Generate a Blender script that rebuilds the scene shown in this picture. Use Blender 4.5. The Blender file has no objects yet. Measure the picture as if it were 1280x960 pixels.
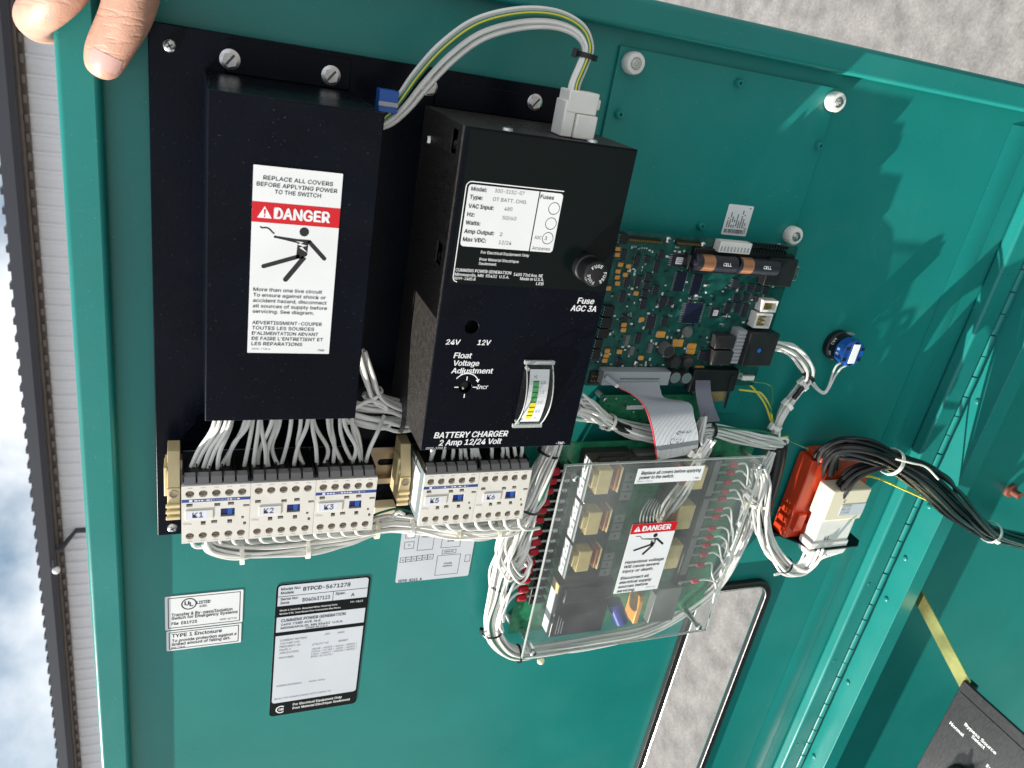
import bpy, bmesh, math, random
from mathutils import Vector, Matrix
from mathutils.geometry import tessellate_polygon

S = bpy.context.scene
COL = S.collection
rnd = random.Random(7)

# ------------------------------------------------------------------ camera frame
# The cabinet lies on its back and its door stands upright, hinged along its lower edge.
# Door coordinates: x = down the upright door (photo right), y = photo up, z = out of the door.
FOC = 960.0
UX = Vector((2281, 0, 960)).normalized()
VD = Vector((-405, 2158, 960)); VD = (VD - UX * UX.dot(VD)).normalized()
WN = -UX.cross(VD)
DIST = 0.5573          # camera distance from the door sheet
HGT = 1.55             # camera height above the ground

def to_world(p):
    return Vector((p[1], -p[2], HGT - p[0]))

def dirw(c):           # camera-frame vector (x right, y down, z forward) to world
    return Vector((-(c.dot(VD)), -(c.dot(WN)), -(c.dot(UX))))

cam_d = bpy.data.cameras.new('camera'); cam = bpy.data.objects.new('camera', cam_d); COL.objects.link(cam)
cam_d.sensor_width = 36; cam_d.lens = FOC / 1280 * 36; cam_d.clip_start = 0.01; cam_d.clip_end = 2000
r_ = dirw(Vector((1, 0, 0))); u_ = dirw(Vector((0, -1, 0))); b_ = dirw(Vector((0, 0, -1)))
cp = to_world((0, 0, DIST))
cam.matrix_world = Matrix(((r_.x, u_.x, b_.x, cp.x), (r_.y, u_.y, b_.y, cp.y), (r_.z, u_.z, b_.z, cp.z), (0, 0, 0, 1)))
cam_d.dof.use_dof = True; cam_d.dof.focus_distance = 0.60; cam_d.dof.aperture_fstop = 20
S.camera = cam

SUN = Vector((-0.77, -0.195, 0.61)).normalized()       # towards the sun
W = bpy.data.worlds.new('World'); S.world = W; W.use_nodes = True
nt = W.node_tree; nt.nodes.clear()
out = nt.nodes.new('ShaderNodeOutputWorld'); bg = nt.nodes.new('ShaderNodeBackground')
sky = nt.nodes.new('ShaderNodeTexSky'); sky.sky_type = 'NISHITA'; sky.sun_disc = False
sky.sun_elevation = math.asin(SUN.z); sky.sun_rotation = math.atan2(SUN.x, SUN.y)
sky.dust_density = 0.6; sky.altitude = 200
tc = nt.nodes.new('ShaderNodeTexCoord'); nz = nt.nodes.new('ShaderNodeTexNoise')
nz.inputs['Scale'].default_value = 4.5; nz.inputs['Detail'].default_value = 6; nz.inputs['Roughness'].default_value = .55
rp = nt.nodes.new('ShaderNodeValToRGB'); rp.color_ramp.elements[0].position = .33; rp.color_ramp.elements[1].position = .56
mx = nt.nodes.new('ShaderNodeMixRGB'); mx.inputs[2].default_value = (12, 12.4, 13, 1)
nt.links.new(tc.outputs['Generated'], nz.inputs['Vector']); nt.links.new(nz.outputs['Fac'], rp.inputs[0])
nt.links.new(rp.outputs[0], mx.inputs[0]); nt.links.new(sky.outputs[0], mx.inputs[1])
nt.links.new(mx.outputs[0], bg.inputs[0]); bg.inputs[1].default_value = 0.05
nt.links.new(bg.outputs[0], out.inputs[0])
sd = bpy.data.lights.new('sun', 'SUN'); sd.energy = 5.0; sd.angle = math.radians(.53); sd.color = (1, .955, .88)
so = bpy.data.objects.new('sun', sd); COL.objects.link(so); so.rotation_euler = SUN.to_track_quat('Z', 'Y').to_euler()
so.location = (-3, -1, 5)
S.view_settings.view_transform = 'Standard'; S.view_settings.look = 'None'; S.view_settings.gamma = 1
S.view_settings.exposure = 0.92
S.render.resolution_x = 1024; S.render.resolution_y = 768

# ------------------------------------------------------------------ pixel helpers
def P(px, py, h=0.):
    r = Vector((px - 640, py - 480, FOC)); t = (DIST - h) / -(r.dot(WN)); p = r * t
    return Vector((p.dot(UX), -p.dot(VD), h))
def Rpx(tl, br, h):       # axis-aligned rectangle from two opposite pixel corners -> x0,y0,x1,y1
    a = P(*tl, h); b = P(*br, h)
    return (min(a.x, b.x), min(a.y, b.y), max(a.x, b.x), max(a.y, b.y))
def Rq(pts, h):           # averaged rectangle from TL,TR,BR,BL pixel corners
    q = [P(*p, h) for p in pts]
    return ((q[0].x + q[3].x) / 2, (q[2].y + q[3].y) / 2, (q[1].x + q[2].x) / 2, (q[0].y + q[1].y) / 2)
def mix(a, b, t): return a + (b - a) * t

# ------------------------------------------------------------------ materials
MATS = {}
def mat(name, col, rough=.5, metal=0., spec=.5, bump=0., bscale=300., vary=0., vscale=20., trans=0., sss=0., coat=0., aniso=None, dust=0., dscale=260.):
    m = bpy.data.materials.new(name); m.use_nodes = True; t = m.node_tree; b = t.nodes['Principled BSDF']
    b.inputs['Base Color'].default_value = (*col, 1); b.inputs['Roughness'].default_value = rough; b.inputs['Metallic'].default_value = metal
    b.inputs['Specular IOR Level'].default_value = spec
    if coat: b.inputs['Coat Weight'].default_value = coat; b.inputs['Coat Roughness'].default_value = .08
    if trans: b.inputs['Transmission Weight'].default_value = trans
    if sss:
        b.inputs['Subsurface Weight'].default_value = sss; b.inputs['Subsurface Scale'].default_value = .003
        b.inputs['Subsurface Radius'].default_value = (1, .5, .3)
    c = t.nodes.new('ShaderNodeTexCoord')
    if vary:
        n = t.nodes.new('ShaderNodeTexNoise'); n.inputs['Scale'].default_value = vscale; n.inputs['Detail'].default_value = 5
        if aniso:
            mp = t.nodes.new('ShaderNodeMapping'); mp.inputs['Scale'].default_value = aniso
            t.links.new(c.outputs['Object'], mp.inputs[0]); t.links.new(mp.outputs[0], n.inputs['Vector'])
        else: t.links.new(c.outputs['Object'], n.inputs['Vector'])
        r = t.nodes.new('ShaderNodeValToRGB'); r.color_ramp.elements[0].position = .3; r.color_ramp.elements[1].position = .7
        r.color_ramp.elements[0].color = (*[x * (1 - vary) for x in col], 1); r.color_ramp.elements[1].color = (*[min(1, x * (1 + vary)) for x in col], 1)
        t.links.new(n.outputs['Fac'], r.inputs[0]); t.links.new(r.outputs[0], b.inputs['Base Color'])
        mr = t.nodes.new('ShaderNodeMapRange'); mr.inputs['To Min'].default_value = max(0, rough - .06); mr.inputs['To Max'].default_value = rough + .08
        t.links.new(n.outputs['Fac'], mr.inputs[0]); t.links.new(mr.outputs[0], b.inputs['Roughness'])
    if bump:
        n2 = t.nodes.new('ShaderNodeTexNoise'); n2.inputs['Scale'].default_value = bscale; n2.inputs['Detail'].default_value = 3
        t.links.new(c.outputs['Object'], n2.inputs['Vector'])
        bp = t.nodes.new('ShaderNodeBump'); bp.inputs['Strength'].default_value = bump; bp.inputs['Distance'].default_value = .0006
        t.links.new(n2.outputs['Fac'], bp.inputs['Height']); t.links.new(bp.outputs[0], b.inputs['Normal'])
    if dust:             # sparse dust specks and faint smears lying on the paint
        n3 = t.nodes.new('ShaderNodeTexNoise'); n3.inputs['Scale'].default_value = dscale; n3.inputs['Detail'].default_value = 2; t.links.new(c.outputs['Object'], n3.inputs['Vector'])
        r3 = t.nodes.new('ShaderNodeValToRGB'); r3.color_ramp.elements[0].position = .70; r3.color_ramp.elements[1].position = .76
        r3.color_ramp.elements[1].color = (dust, dust, dust, 1); t.links.new(n3.outputs['Fac'], r3.inputs[0])
        n4 = t.nodes.new('ShaderNodeTexNoise'); n4.inputs['Scale'].default_value = 7; n4.inputs['Detail'].default_value = 7; n4.inputs['Roughness'].default_value = .7; n4.inputs['Distortion'].default_value = 1.2; t.links.new(c.outputs['Object'], n4.inputs['Vector'])
        r4 = t.nodes.new('ShaderNodeValToRGB'); r4.color_ramp.elements[0].position = .50; r4.color_ramp.elements[1].position = .80; k4 = dust * .10
        r4.color_ramp.elements[1].color = (k4, k4, k4, 1); t.links.new(n4.outputs['Fac'], r4.inputs[0])
        ad = t.nodes.new('ShaderNodeMixRGB'); ad.blend_type = 'ADD'; ad.inputs[0].default_value = 1; t.links.new(r3.outputs[0], ad.inputs[1]); t.links.new(r4.outputs[0], ad.inputs[2])
        mm_ = t.nodes.new('ShaderNodeMixRGB'); t.links.new(ad.outputs[0], mm_.inputs[0]); mm_.inputs[2].default_value = (.42, .42, .40, 1)
        src = b.inputs['Base Color'].links[0].from_socket if b.inputs['Base Color'].links else None
        if src: t.links.new(src, mm_.inputs[1])
        else: mm_.inputs[1].default_value = (*col, 1)
        t.links.new(mm_.outputs[0], b.inputs['Base Color'])
        if b.inputs['Roughness'].links:
            ra_ = t.nodes.new('ShaderNodeMath'); ra_.operation = 'MULTIPLY_ADD'; ra_.inputs[1].default_value = .22; t.links.new(n4.outputs['Fac'], ra_.inputs[0])
            t.links.new(b.inputs['Roughness'].links[0].from_socket, ra_.inputs[2]); t.links.new(ra_.outputs[0], b.inputs['Roughness'])
    MATS[name] = m
    return m
def clear(name, tint, gloss=.02, fac=.9, haze=0.):
    m = bpy.data.materials.new(name); m.use_nodes = True; t = m.node_tree; t.nodes.clear()
    o = t.nodes.new('ShaderNodeOutputMaterial'); tr = t.nodes.new('ShaderNodeBsdfTransparent'); tr.inputs[0].default_value = (*tint, 1)
    gl = t.nodes.new('ShaderNodeBsdfGlossy'); gl.inputs['Roughness'].default_value = gloss; gl.inputs[0].default_value = (1, 1, 1, 1)
    fw = t.nodes.new('ShaderNodeLayerWeight'); fw.inputs[0].default_value = .5
    pw_ = t.nodes.new('ShaderNodeMath'); pw_.operation = 'POWER'; pw_.inputs[1].default_value = 5.; t.links.new(fw.outputs['Facing'], pw_.inputs[0])
    fr = t.nodes.new('ShaderNodeMath'); fr.operation = 'MULTIPLY_ADD'; fr.inputs[1].default_value = .75; fr.inputs[2].default_value = .035; t.links.new(pw_.outputs[0], fr.inputs[0])
    ms = t.nodes.new('ShaderNodeMixShader'); ml = t.nodes.new('ShaderNodeMath'); ml.operation = 'MULTIPLY'; ml.inputs[1].default_value = fac
    t.links.new(fr.outputs[0], ml.inputs[0]); t.links.new(ml.outputs[0], ms.inputs[0])
    t.links.new(tr.outputs[0], ms.inputs[1]); t.links.new(gl.outputs[0], ms.inputs[2])
    last = ms
    if haze:
        df = t.nodes.new('ShaderNodeBsdfDiffuse'); df.inputs[0].default_value = (.8, .82, .8, 1)
        m2 = t.nodes.new('ShaderNodeMixShader'); c = t.nodes.new('ShaderNodeTexCoord'); n = t.nodes.new('ShaderNodeTexNoise')
        n.inputs['Scale'].default_value = 14; n.inputs['Detail'].default_value = 5; t.links.new(c.outputs['Object'], n.inputs['Vector'])
        mr = t.nodes.new('ShaderNodeMapRange'); mr.inputs['From Min'].default_value = .35; mr.inputs['From Max'].default_value = .75
        mr.inputs['To Min'].default_value = haze * .3; mr.inputs['To Max'].default_value = haze
        t.links.new(n.outputs['Fac'], mr.inputs[0]); t.links.new(mr.outputs[0], m2.inputs[0])
        t.links.new(ms.outputs[0], m2.inputs[1]); t.links.new(df.outputs[0], m2.inputs[2]); last = m2
    t.links.new(last.outputs[0], o.inputs[0]); MATS[name] = m
    return m
mat('teal', (.010, .192, .170), .20, spec=.42, bump=.10, bscale=420, vary=.06, vscale=9, dust=.26, dscale=520)
mat('black_gloss', (.0018, .0030, .0066), .14, spec=.11, bump=.12, bscale=420, vary=.25, vscale=16, dust=.07, dscale=700)
mat('black_wrinkle', (.032, .029, .027), .45, spec=.35, bump=.8, bscale=900, vary=.35, vscale=220)
mat('black_plastic', (.010, .010, .011), .38, spec=.4, vary=.2, vscale=60)
mat('label_white', (.74, .75, .75), .32, vary=.04, vscale=25)
mat('label_silver', (.60, .63, .67), .38, metal=.15, vary=.06, vscale=12)
mat('label_black', (.003, .006, .006), .22, spec=.16)
mat('print_black', (.010, .010, .012), .5)
mat('print_white', (.82, .82, .82), .45)
mat('print_grey', (.30, .30, .32), .5)
mat('print_red', (.56, .006, .014), .35)
mat('print_blue', (.018, .05, .24), .4)
mat('contactor_white', (.68, .65, .59), .42, vary=.05, vscale=70, bump=.08, bscale=700)
mat('contactor_grey', (.23, .22, .22), .5)
mat('contactor_side', (.20, .24, .25), .5)
mat('cream', (.62, .50, .27), .45, sss=.1, vary=.06, vscale=80)
mat('nylon', (.72, .71, .66), .38, sss=.25, vary=.05, vscale=60)
mat('nylon_warm', (.74, .67, .50), .38, sss=.2)
mat('wire_white', (.70, .69, .65), .40, vary=.09, vscale=45)
mat('wire_black', (.012, .012, .013), .32, vary=.2, vscale=60)
mat('wire_green', (.010, .16, .085), .38)
mat('wire_yellow', (.62, .56, .05), .4)
mat('pcb', (.006, .068, .055), .33, vary=.45, vscale=130, bump=.25, bscale=260, coat=.2)
mat('pcb_bright', (.012, .17, .075), .33, vary=.35, vscale=120, bump=.2, bscale=260, coat=.2)
mat('chip', (.013, .013, .022), .42)
mat('chip_blue', (.010, .010, .030), .30)
mat('solder', (.55, .56, .57), .32, metal=.9)
mat('gold', (.62, .40, .12), .32, metal=.9)
mat('tantalum', (.60, .27, .04), .42, vary=.1, vscale=200)
mat('ceramic', (.60, .60, .56), .5)
mat('copper', (.46, .21, .11), .34, metal=.6)
mat('steel', (.62, .62, .61), .26, metal=1., vary=.12, vscale=250)
mat('steel_dark', (.10, .10, .10), .4, metal=.8)
mat('zinc_tan', (.34, .27, .19), .36, metal=.55, vary=.15, vscale=40)
mat('chromate', (.52, .50, .19), .30, metal=.8, vary=.35, vscale=30)
mat('relay_yellow', (.80, .62, .28), .42, sss=.1, vary=.1, vscale=120)
mat('relay_orange', (.42, .13, .045), .38, metal=.2)
mat('relay_dark', (.030, .027, .027), .3)
mat('relay_grey', (.12, .125, .12), .4)
mat('transformer', (.028, .018, .026), .35, vary=.3, vscale=90)
mat('lug_red', (.40, .006, .022), .32, vary=.12, vscale=150)
mat('blue_plastic', (.010, .085, .36), .32)
mat('blue_deep', (.012, .022, .20), .3)
mat('orange_plastic', (.52, .045, .012), .34, vary=.1, vscale=60)
mat('ribbon_grey', (.33, .35, .37), .42)
mat('ribbon_violet', (.16, .16, .20), .42)
mat('meter_green', (.07, .36, .10), .5)
mat('meter_yellow', (.78, .66, .015), .5)
mat('brushed', (.042, .043, .045), .36, metal=.5, vary=.5, vscale=40, aniso=(4, 4, 60))
mat('rubber', (.010, .010, .010), .45, bump=.3, bscale=200)
mat('rust', (.20, .055, .035), .6)
mat('skin', (.50, .275, .195), .48, sss=.15, bump=.35, bscale=800, vary=.16, vscale=70)
mat('nail', (.50, .30, .27), .25, sss=.15)
mat('concrete', (.36, .345, .34), .85, vary=.30, vscale=14, bump=.5, bscale=60)
mat('siding', (.78, .79, .82), .45, vary=.05, vscale=2)
mat('gutter', (.030, .032, .042), .4)
mat('soffit', (.10, .082, .07), .7, vary=.25, vscale=8)
clear('acrylic', (.95, .965, .96), .015, 1.0, .10)
clear('acrylic_case', (.93, .92, .90), .06, .35, .02)
clear('meter_clear', (.93, .94, .94), .03, .6, .03)
mat('acrylic_edge', (.62, .66, .64), .25, trans=.45)

# ------------------------------------------------------------------ mesh builder
def tube_rings(pts, rad, seg, closed=False):
    pts = [Vector(p) for p in pts]; n = len(pts); V = []
    t0 = (pts[1] - pts[0]).normalized(); nrm = t0.orthogonal().normalized()
    for i in range(n):
        a = pts[i - 1] if (i or closed) else pts[0]; b = pts[(i + 1) % n] if (i < n - 1 or closed) else pts[-1]
        t = (b - a).normalized(); nrm = (nrm - t * nrm.dot(t)).normalized(); bn = t.cross(nrm)
        r = rad[i] if isinstance(rad, (list, tuple)) else rad
        for k in range(seg):
            an = 2 * math.pi * k / seg; V.append(pts[i] + nrm * math.cos(an) * r + bn * math.sin(an) * r)
    return V
def smooth_path(pts, sub=7):
    pts = [Vector(p) for p in pts]
    if len(pts) < 3: return [pts[0].lerp(pts[-1], i / sub) for i in range(sub + 1)]
    o = []; n = len(pts)
    for i in range(n - 1):
        p0 = pts[i - 1] if i else pts[0] * 2 - pts[1]; p1, p2 = pts[i], pts[i + 1]; p3 = pts[i + 2] if i + 2 < n else pts[-1] * 2 - pts[-2]
        for k in range(sub):
            t = k / sub
            o.append(.5 * ((2 * p1) + (p2 - p0) * t + (2 * p0 - 5 * p1 + 4 * p2 - p3) * t * t + (3 * p1 - p0 - 3 * p2 + p3) * t ** 3))
    o.append(pts[-1]); return o
def rrect(x0, y0, x1, y1, r, seg=5):
    if r <= 0: return [(x0, y0), (x1, y0), (x1, y1), (x0, y1)]
    o = []
    for cx, cy, a in ((x1 - r, y0 + r, -90), (x1 - r, y1 - r, 0), (x0 + r, y1 - r, 90), (x0 + r, y0 + r, 180)):
        for k in range(seg + 1):
            an = math.radians(a + 90 * k / seg); o.append((cx + r * math.cos(an), cy + r * math.sin(an)))
    return o
def circ(cx, cy, r, seg=14, ph=0): return [(cx + r * math.cos(ph + 2 * math.pi * k / seg), cy + r * math.sin(ph + 2 * math.pi * k / seg)) for k in range(seg)]

class MB:
    def __init__(s): s.v = []; s.f = []; s.m = []; s.mats = []
    def mi(s, m):
        if m not in s.mats: s.mats.append(m)
        return s.mats.index(m)
    def add(s, V, F, m):
        o = len(s.v); s.v += [Vector(v) for v in V]; i = s.mi(m)
        for f in F: s.f.append([o + k for k in f]); s.m.append(i)
        return s
    def box(s, x0, y0, z0, x1, y1, z1, m):
        if x0 > x1: x0, x1 = x1, x0
        if y0 > y1: y0, y1 = y1, y0
        if z0 > z1: z0, z1 = z1, z0
        return s.add([(x, y, z) for z in (z0, z1) for y in (y0, y1) for x in (x0, x1)],
                     [(0, 2, 3, 1), (4, 5, 7, 6), (0, 1, 5, 4), (2, 6, 7, 3), (0, 4, 6, 2), (1, 3, 7, 5)], m)
    def hexa(s, a, b, m):        # two quads (4 points each), a below b
        return s.add(list(a) + list(b), [(3, 2, 1, 0), (4, 5, 6, 7), (0, 1, 5, 4), (1, 2, 6, 5), (2, 3, 7, 6), (3, 0, 4, 7)], m)
    def prism(s, poly, z0, z1, m, holes=(), fn=None):
        loops = [list(poly)] + [list(h) for h in holes]; pts = [p for l in loops for p in l]
        tri = tessellate_polygon([[Vector((p[0], p[1], 0)) for p in l] for l in loops])
        n = len(pts); T = []
        for t in tri:
            a, b, c = (pts[k] for k in t)
            if (b[0] - a[0]) * (c[1] - a[1]) - (b[1] - a[1]) * (c[0] - a[0]) < 0: t = t[::-1]
            T.append(tuple(t))
        V = [(p[0], p[1], z1) for p in pts]; F = list(T)
        if z0 is not None:
            V += [(p[0], p[1], z0) for p in pts]; F += [tuple(n + k for k in t[::-1]) for t in T]; o = 0
            for li, l in enumerate(loops):
                k = len(l); ar = sum(l[i][0] * l[(i + 1) % k][1] - l[(i + 1) % k][0] * l[i][1] for i in range(k))
                for i in range(k):
                    a, b = o + i, o + (i + 1) % k; q = (n + a, n + b, b, a)
                    if (ar < 0) != (li > 0): q = q[::-1]
                    F.append(q)
                o += k
        if fn: V = [fn(Vector(v)) for v in V]
        return s.add(V, F, m)
    def cyl(s, a, b, r0, m, r1=None, seg=14, cap=True):
        a = Vector(a); b = Vector(b); r1 = r0 if r1 is None else r1
        V = tube_rings([a, b], [r0, r1], seg); F = [(k, (k + 1) % seg, seg + (k + 1) % seg, seg + k) for k in range(seg)]
        if cap: F += [tuple(range(seg))[::-1], tuple(range(seg, 2 * seg))]
        return s.add(V, F, m)
    def tube(s, pts, r, m, seg=7, cap=True, closed=False):
        V = tube_rings(pts, r, seg, closed); n = len(pts); F = []
        for i in range(n if closed else n - 1):
            for k in range(seg):
                a = i * seg + k; b = i * seg + (k + 1) % seg; c = ((i + 1) % n) * seg
                F.append((a, b, c + (k + 1) % seg, c + k))
        if cap and not closed: F += [tuple(range(seg))[::-1], tuple(range((n - 1) * seg, n * seg))]
        return s.add(V, F, m)
    def lathe(s, c, prof, m, seg=18, ax='z'):
        c = Vector(c); V = []; F = []
        for r, z in prof:
            for k in range(seg):
                a = 2 * math.pi * k / seg; p = (r * math.cos(a), r * math.sin(a), z)
                if ax == 'x': p = (p[2], p[0], p[1])
                if ax == 'y': p = (p[1], p[2], p[0])
                V.append(c + Vector(p))
        n = len(prof)
        for i in range(n - 1):
            for k in range(seg): F.append((i * seg + k, i * seg + (k + 1) % seg, (i + 1) * seg + (k + 1) % seg, (i + 1) * seg + k))
        F += [tuple(range(seg))[::-1], tuple(range((n - 1) * seg, n * seg))]
        return s.add(V, F, m)
    def sph(s, c, r, m, seg=10, rings=7, sc=(1, 1, 1)):
        pr = [(max(1e-5, r * math.sin(math.pi * i / rings)), -r * math.cos(math.pi * i / rings)) for i in range(rings + 1)]
        c = Vector(c); o = len(s.v); s.lathe((0, 0, 0), pr, m, seg)
        for i in range(o, len(s.v)): v = s.v[i]; s.v[i] = c + Vector((v.x * sc[0], v.y * sc[1], v.z * sc[2]))
        return s

ROT = Matrix(((0, 1, 0), (0, 0, -1), (-1, 0, 0))).to_4x4()
ORG = {}
def thing(name, label, cat, o, group=None, kind=None):
    e = bpy.data.objects.new(name, None); COL.objects.link(e); e.empty_display_size = .02
    e.matrix_world = Matrix.Translation(to_world(o)) @ ROT
    e['label'] = label; e['category'] = cat
    if group: e['group'] = group
    if kind: e['kind'] = kind
    ORG[e.name] = Vector(o)
    return e
def origin_of(p):
    while p is not None and p.parent is not None: p = p.parent
    return ORG.get(p.name, Vector()) if p is not None else Vector()
def obj(name, mb, parent, bev=0., smooth=False, label=None, kind=None, segs=2):
    o3 = origin_of(parent)
    me = bpy.data.meshes.new(name); me.from_pydata([v - o3 for v in mb.v], [], mb.f)
    for m in mb.mats: me.materials.append(MATS[m])
    for p, i in zip(me.polygons, mb.m): p.material_index = i
    me.validate(); ob = bpy.data.objects.new(name, me); COL.objects.link(ob); ob.parent = parent
    if smooth:
        for p in me.polygons: p.use_smooth = True
        me.set_sharp_from_angle(angle=math.radians(42))
    if bev:
        b = ob.modifiers.new('bevel', 'BEVEL'); b.width = bev; b.segments = segs; b.limit_method = 'ANGLE'; b.angle_limit = math.radians(40)
        for p in me.polygons: p.use_smooth = True
        me.set_sharp_from_angle(angle=math.radians(42))
    if label: ob['label'] = label
    if kind: ob['kind'] = kind
    return ob
def one(name, label, cat, o, mb, group=None, **k):      # a thing that is a single mesh
    e = thing('tmp', '', '', o); ob = obj(name, mb, e, **k); ob.parent = None; ob.matrix_world = e.matrix_world.copy()
    ORG[ob.name] = Vector(o); del ORG[e.name]; bpy.data.objects.remove(e)
    ob['label'] = label; ob['category'] = cat
    if group: ob['group'] = group
    return ob

# ------------------------------------------------------------------ lettering (flat print)
TC = {}
FONT = None
try:                     # Blender's own bundled sans serif; its built-in face is the fallback
    import os
    FONT = bpy.data.fonts.load(os.path.join(bpy.utils.system_resource('DATAFILES', path='fonts'), 'Inter.woff2'))
except Exception: FONT = None
def text_geo(s, bold):
    k = s
    if k not in TC:
        c = bpy.data.curves.new('t', 'FONT'); c.body = s
        if FONT: c.font = FONT
        c.size = 1; c.resolution_u = 3
        ob = bpy.data.objects.new('t', c); COL.objects.link(ob); bpy.context.view_layer.update()
        me = bpy.data.meshes.new_from_object(ob.evaluated_get(bpy.context.evaluated_depsgraph_get()))
        V = []; F = []               # every face on its own hair's-breadth level: strokes of a glyph may overlap
        for i, p in enumerate(me.polygons):
            F.append(tuple(range(len(V), len(V) + len(p.vertices))))
            V += [Vector((me.vertices[j].co.x, me.vertices[j].co.y, (i * 7 % 11) * .000003)) for j in p.vertices]
        TC[k] = (V, F)
        bpy.data.objects.remove(ob); bpy.data.curves.remove(c); bpy.data.meshes.remove(me)
    return TC[k]
CAP = None
def text(mb, s, x, y, z, cap, m, width=None, bold=.012, shear=0., align='l', frame=None, xs=1.):
    global CAP
    if CAP is None: CAP = max(v.y for v in text_geo('H', 0)[0])
    V, F = text_geo(s, bold)
    if not V: return 0
    x0 = min(v.x for v in V); x1 = max(v.x for v in V); sc = cap / CAP; sx = sc * xs
    if width: sx = width / (x1 - x0)
    w = (x1 - x0) * sx; off = {'l': 0, 'c': -w / 2, 'r': -w}[align]
    Q = [Vector((x + off + (v.x - x0) * sx + v.y * sc * shear, y + v.y * sc, z + v.z)) for v in V]
    if cap < .0024: bold *= .6
    nb = [(0, 0)] if bold < .005 else [(-1, -.5), (1, -.5), (0, .8)]
    for i, (bx_, by_) in enumerate(nb):       # heavier strokes: the same print laid down again with a slight shift
        d = Vector((bx_ * bold * sx, by_ * bold * sc, i * .000036))
        mb.add([frame(q + d) if frame else q + d for q in Q], F, m)
    return w
def tpx(mb, s, p0, p1, cap_px, h, m, bold=.012, shear=0.):   # lettering fitted between two photo points of its baseline
    a = P(*p0, h); b = P(*p1, h); c = P(p0[0], p0[1] - cap_px, h)
    text(mb, s, a.x, (a.y + b.y) / 2, h, abs(c.y - a.y), m, width=b.x - a.x, bold=bold, shear=shear)
class Lab:               # text placed by fractions of a label's rectangle (fy from the top)
    def __init__(s, rect, z): s.r = rect; s.z = z; s.w = rect[2] - rect[0]; s.h = rect[3] - rect[1]; s.mb = MB()
    def X(s, f): return s.r[0] + f * s.w
    def Y(s, f): return s.r[3] - f * s.h
    def t(s, st, fx, fy, cap, m='print_black', fx1=None, **k):
        text(s.mb, st, s.X(fx), s.Y(fy), s.z + (.00004 if m == 'print_white' else 0), cap * s.h, m, width=None if fx1 is None else (fx1 - fx) * s.w, **k)
    def bar(s, fx0, fy0, fx1, fy1, m, dz=0):
        s.mb.prism([(s.X(fx0), s.Y(fy1)), (s.X(fx1), s.Y(fy1)), (s.X(fx1), s.Y(fy0)), (s.X(fx0), s.Y(fy0))], None, s.z + dz, m)
    def frame(s, fx0, fy0, fx1, fy1, t, m):
        tx = t; x0, x1, y0, y1 = s.X(fx0), s.X(fx1), s.Y(fy1), s.Y(fy0)
        s.mb.prism([(x0, y0), (x1, y0), (x1, y1), (x0, y1)], None, s.z, m, holes=[[(x0 + tx, y0 + tx), (x1 - tx, y0 + tx), (x1 - tx, y1 - tx), (x0 + tx, y1 - tx)]])
def line2(mb, pts, w, z, m, frame=None):       # flat printed stroke
    for (ax, ay), (bx, by) in zip(pts[:-1], pts[1:]):
        d = Vector((bx - ax, by - ay)); d.normalize(); n = Vector((-d.y, d.x)) * w / 2
        mb.prism([(ax + n.x, ay + n.y), (ax - n.x, ay - n.y), (bx - n.x, by - n.y), (bx + n.x, by + n.y)], None, z, m)

# ------------------------------------------------------------------ wires
def wire(parent, pts, r=.0013, m='wire_white', name='wire', seg=7, sub=7, door=False):
    q = [Vector(p) if door else P(*p) for p in pts]
    return obj(name, MB().tube(smooth_path(q, sub), r, m, seg), parent, smooth=True)
def bundle(parent, pts, n, R, r=.0013, m='wire_white', twist=1.2, seed=1, spread=None, sub=6, flat=1., jit=.35, stripe=None):
    g = random.Random(seed); q = [P(*p) for p in pts]; N = len(q)
    for i in range(n):
        rr = R * math.sqrt((i + .5) / n); a0 = i * 2.399 + g.uniform(-.3, .3); off = []
        for k in range(N):
            t = (q[min(k + 1, N - 1)] - q[max(k - 1, 0)]).normalized(); s1 = t.cross(Vector((0, 0, 1))); s1.normalize(); s2 = t.cross(s1)
            a = a0 + twist * k / max(1, N - 1); sp = (spread[k] if spread else 1) * (1 + g.uniform(-jit, jit))
            off.append(q[k] + s1 * math.cos(a) * rr * sp + s2 * math.sin(a) * rr * sp * flat)
        wire(parent, off, r, (stripe[i % len(stripe)] if stripe else m), sub=sub, door=True)
def tie(parent, p, d, R, m='nylon', w=.0012, head=True, tail=None, flat=1., name='cable_tie', ha=0.6):
    c = Vector(p); d = Vector(d).normalized(); s1 = d.cross(Vector((0, 0, 1))).normalized(); s2 = d.cross(s1)
    mb = MB(); V = []; F = []; N = 18
    for k in range(N):
        a = 2 * math.pi * k / N; e = s1 * math.cos(a) + s2 * math.sin(a) * flat
        for rr, dd in ((R, -w), (R + .0009, -w), (R + .0009, w), (R, w)): V.append(c + e * rr + d * dd)
    for k in range(N):
        for j in range(4): F.append((k * 4 + j, k * 4 + (j + 1) % 4, ((k + 1) % N) * 4 + (j + 1) % 4, ((k + 1) % N) * 4 + j))
    mb.add(V, F, m)
    if head:
        e = s1 * math.cos(ha) + s2 * math.sin(ha) * flat; b = c + e * (R + .0016); t = e.cross(d)
        A = [b - d * w * 1.7 - t * .0022 - e * .0016, b + d * w * 1.7 - t * .0022 - e * .0016, b + d * w * 1.7 + t * .0022 - e * .0016, b - d * w * 1.7 + t * .0022 - e * .0016]
        mb.hexa(A, [v + e * .0034 for v in A], m)
    if tail: mb.tube(smooth_path([Vector(t) for t in tail], 5), .0011, m, 5)
    return obj(name, mb, parent, smooth=True)
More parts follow.
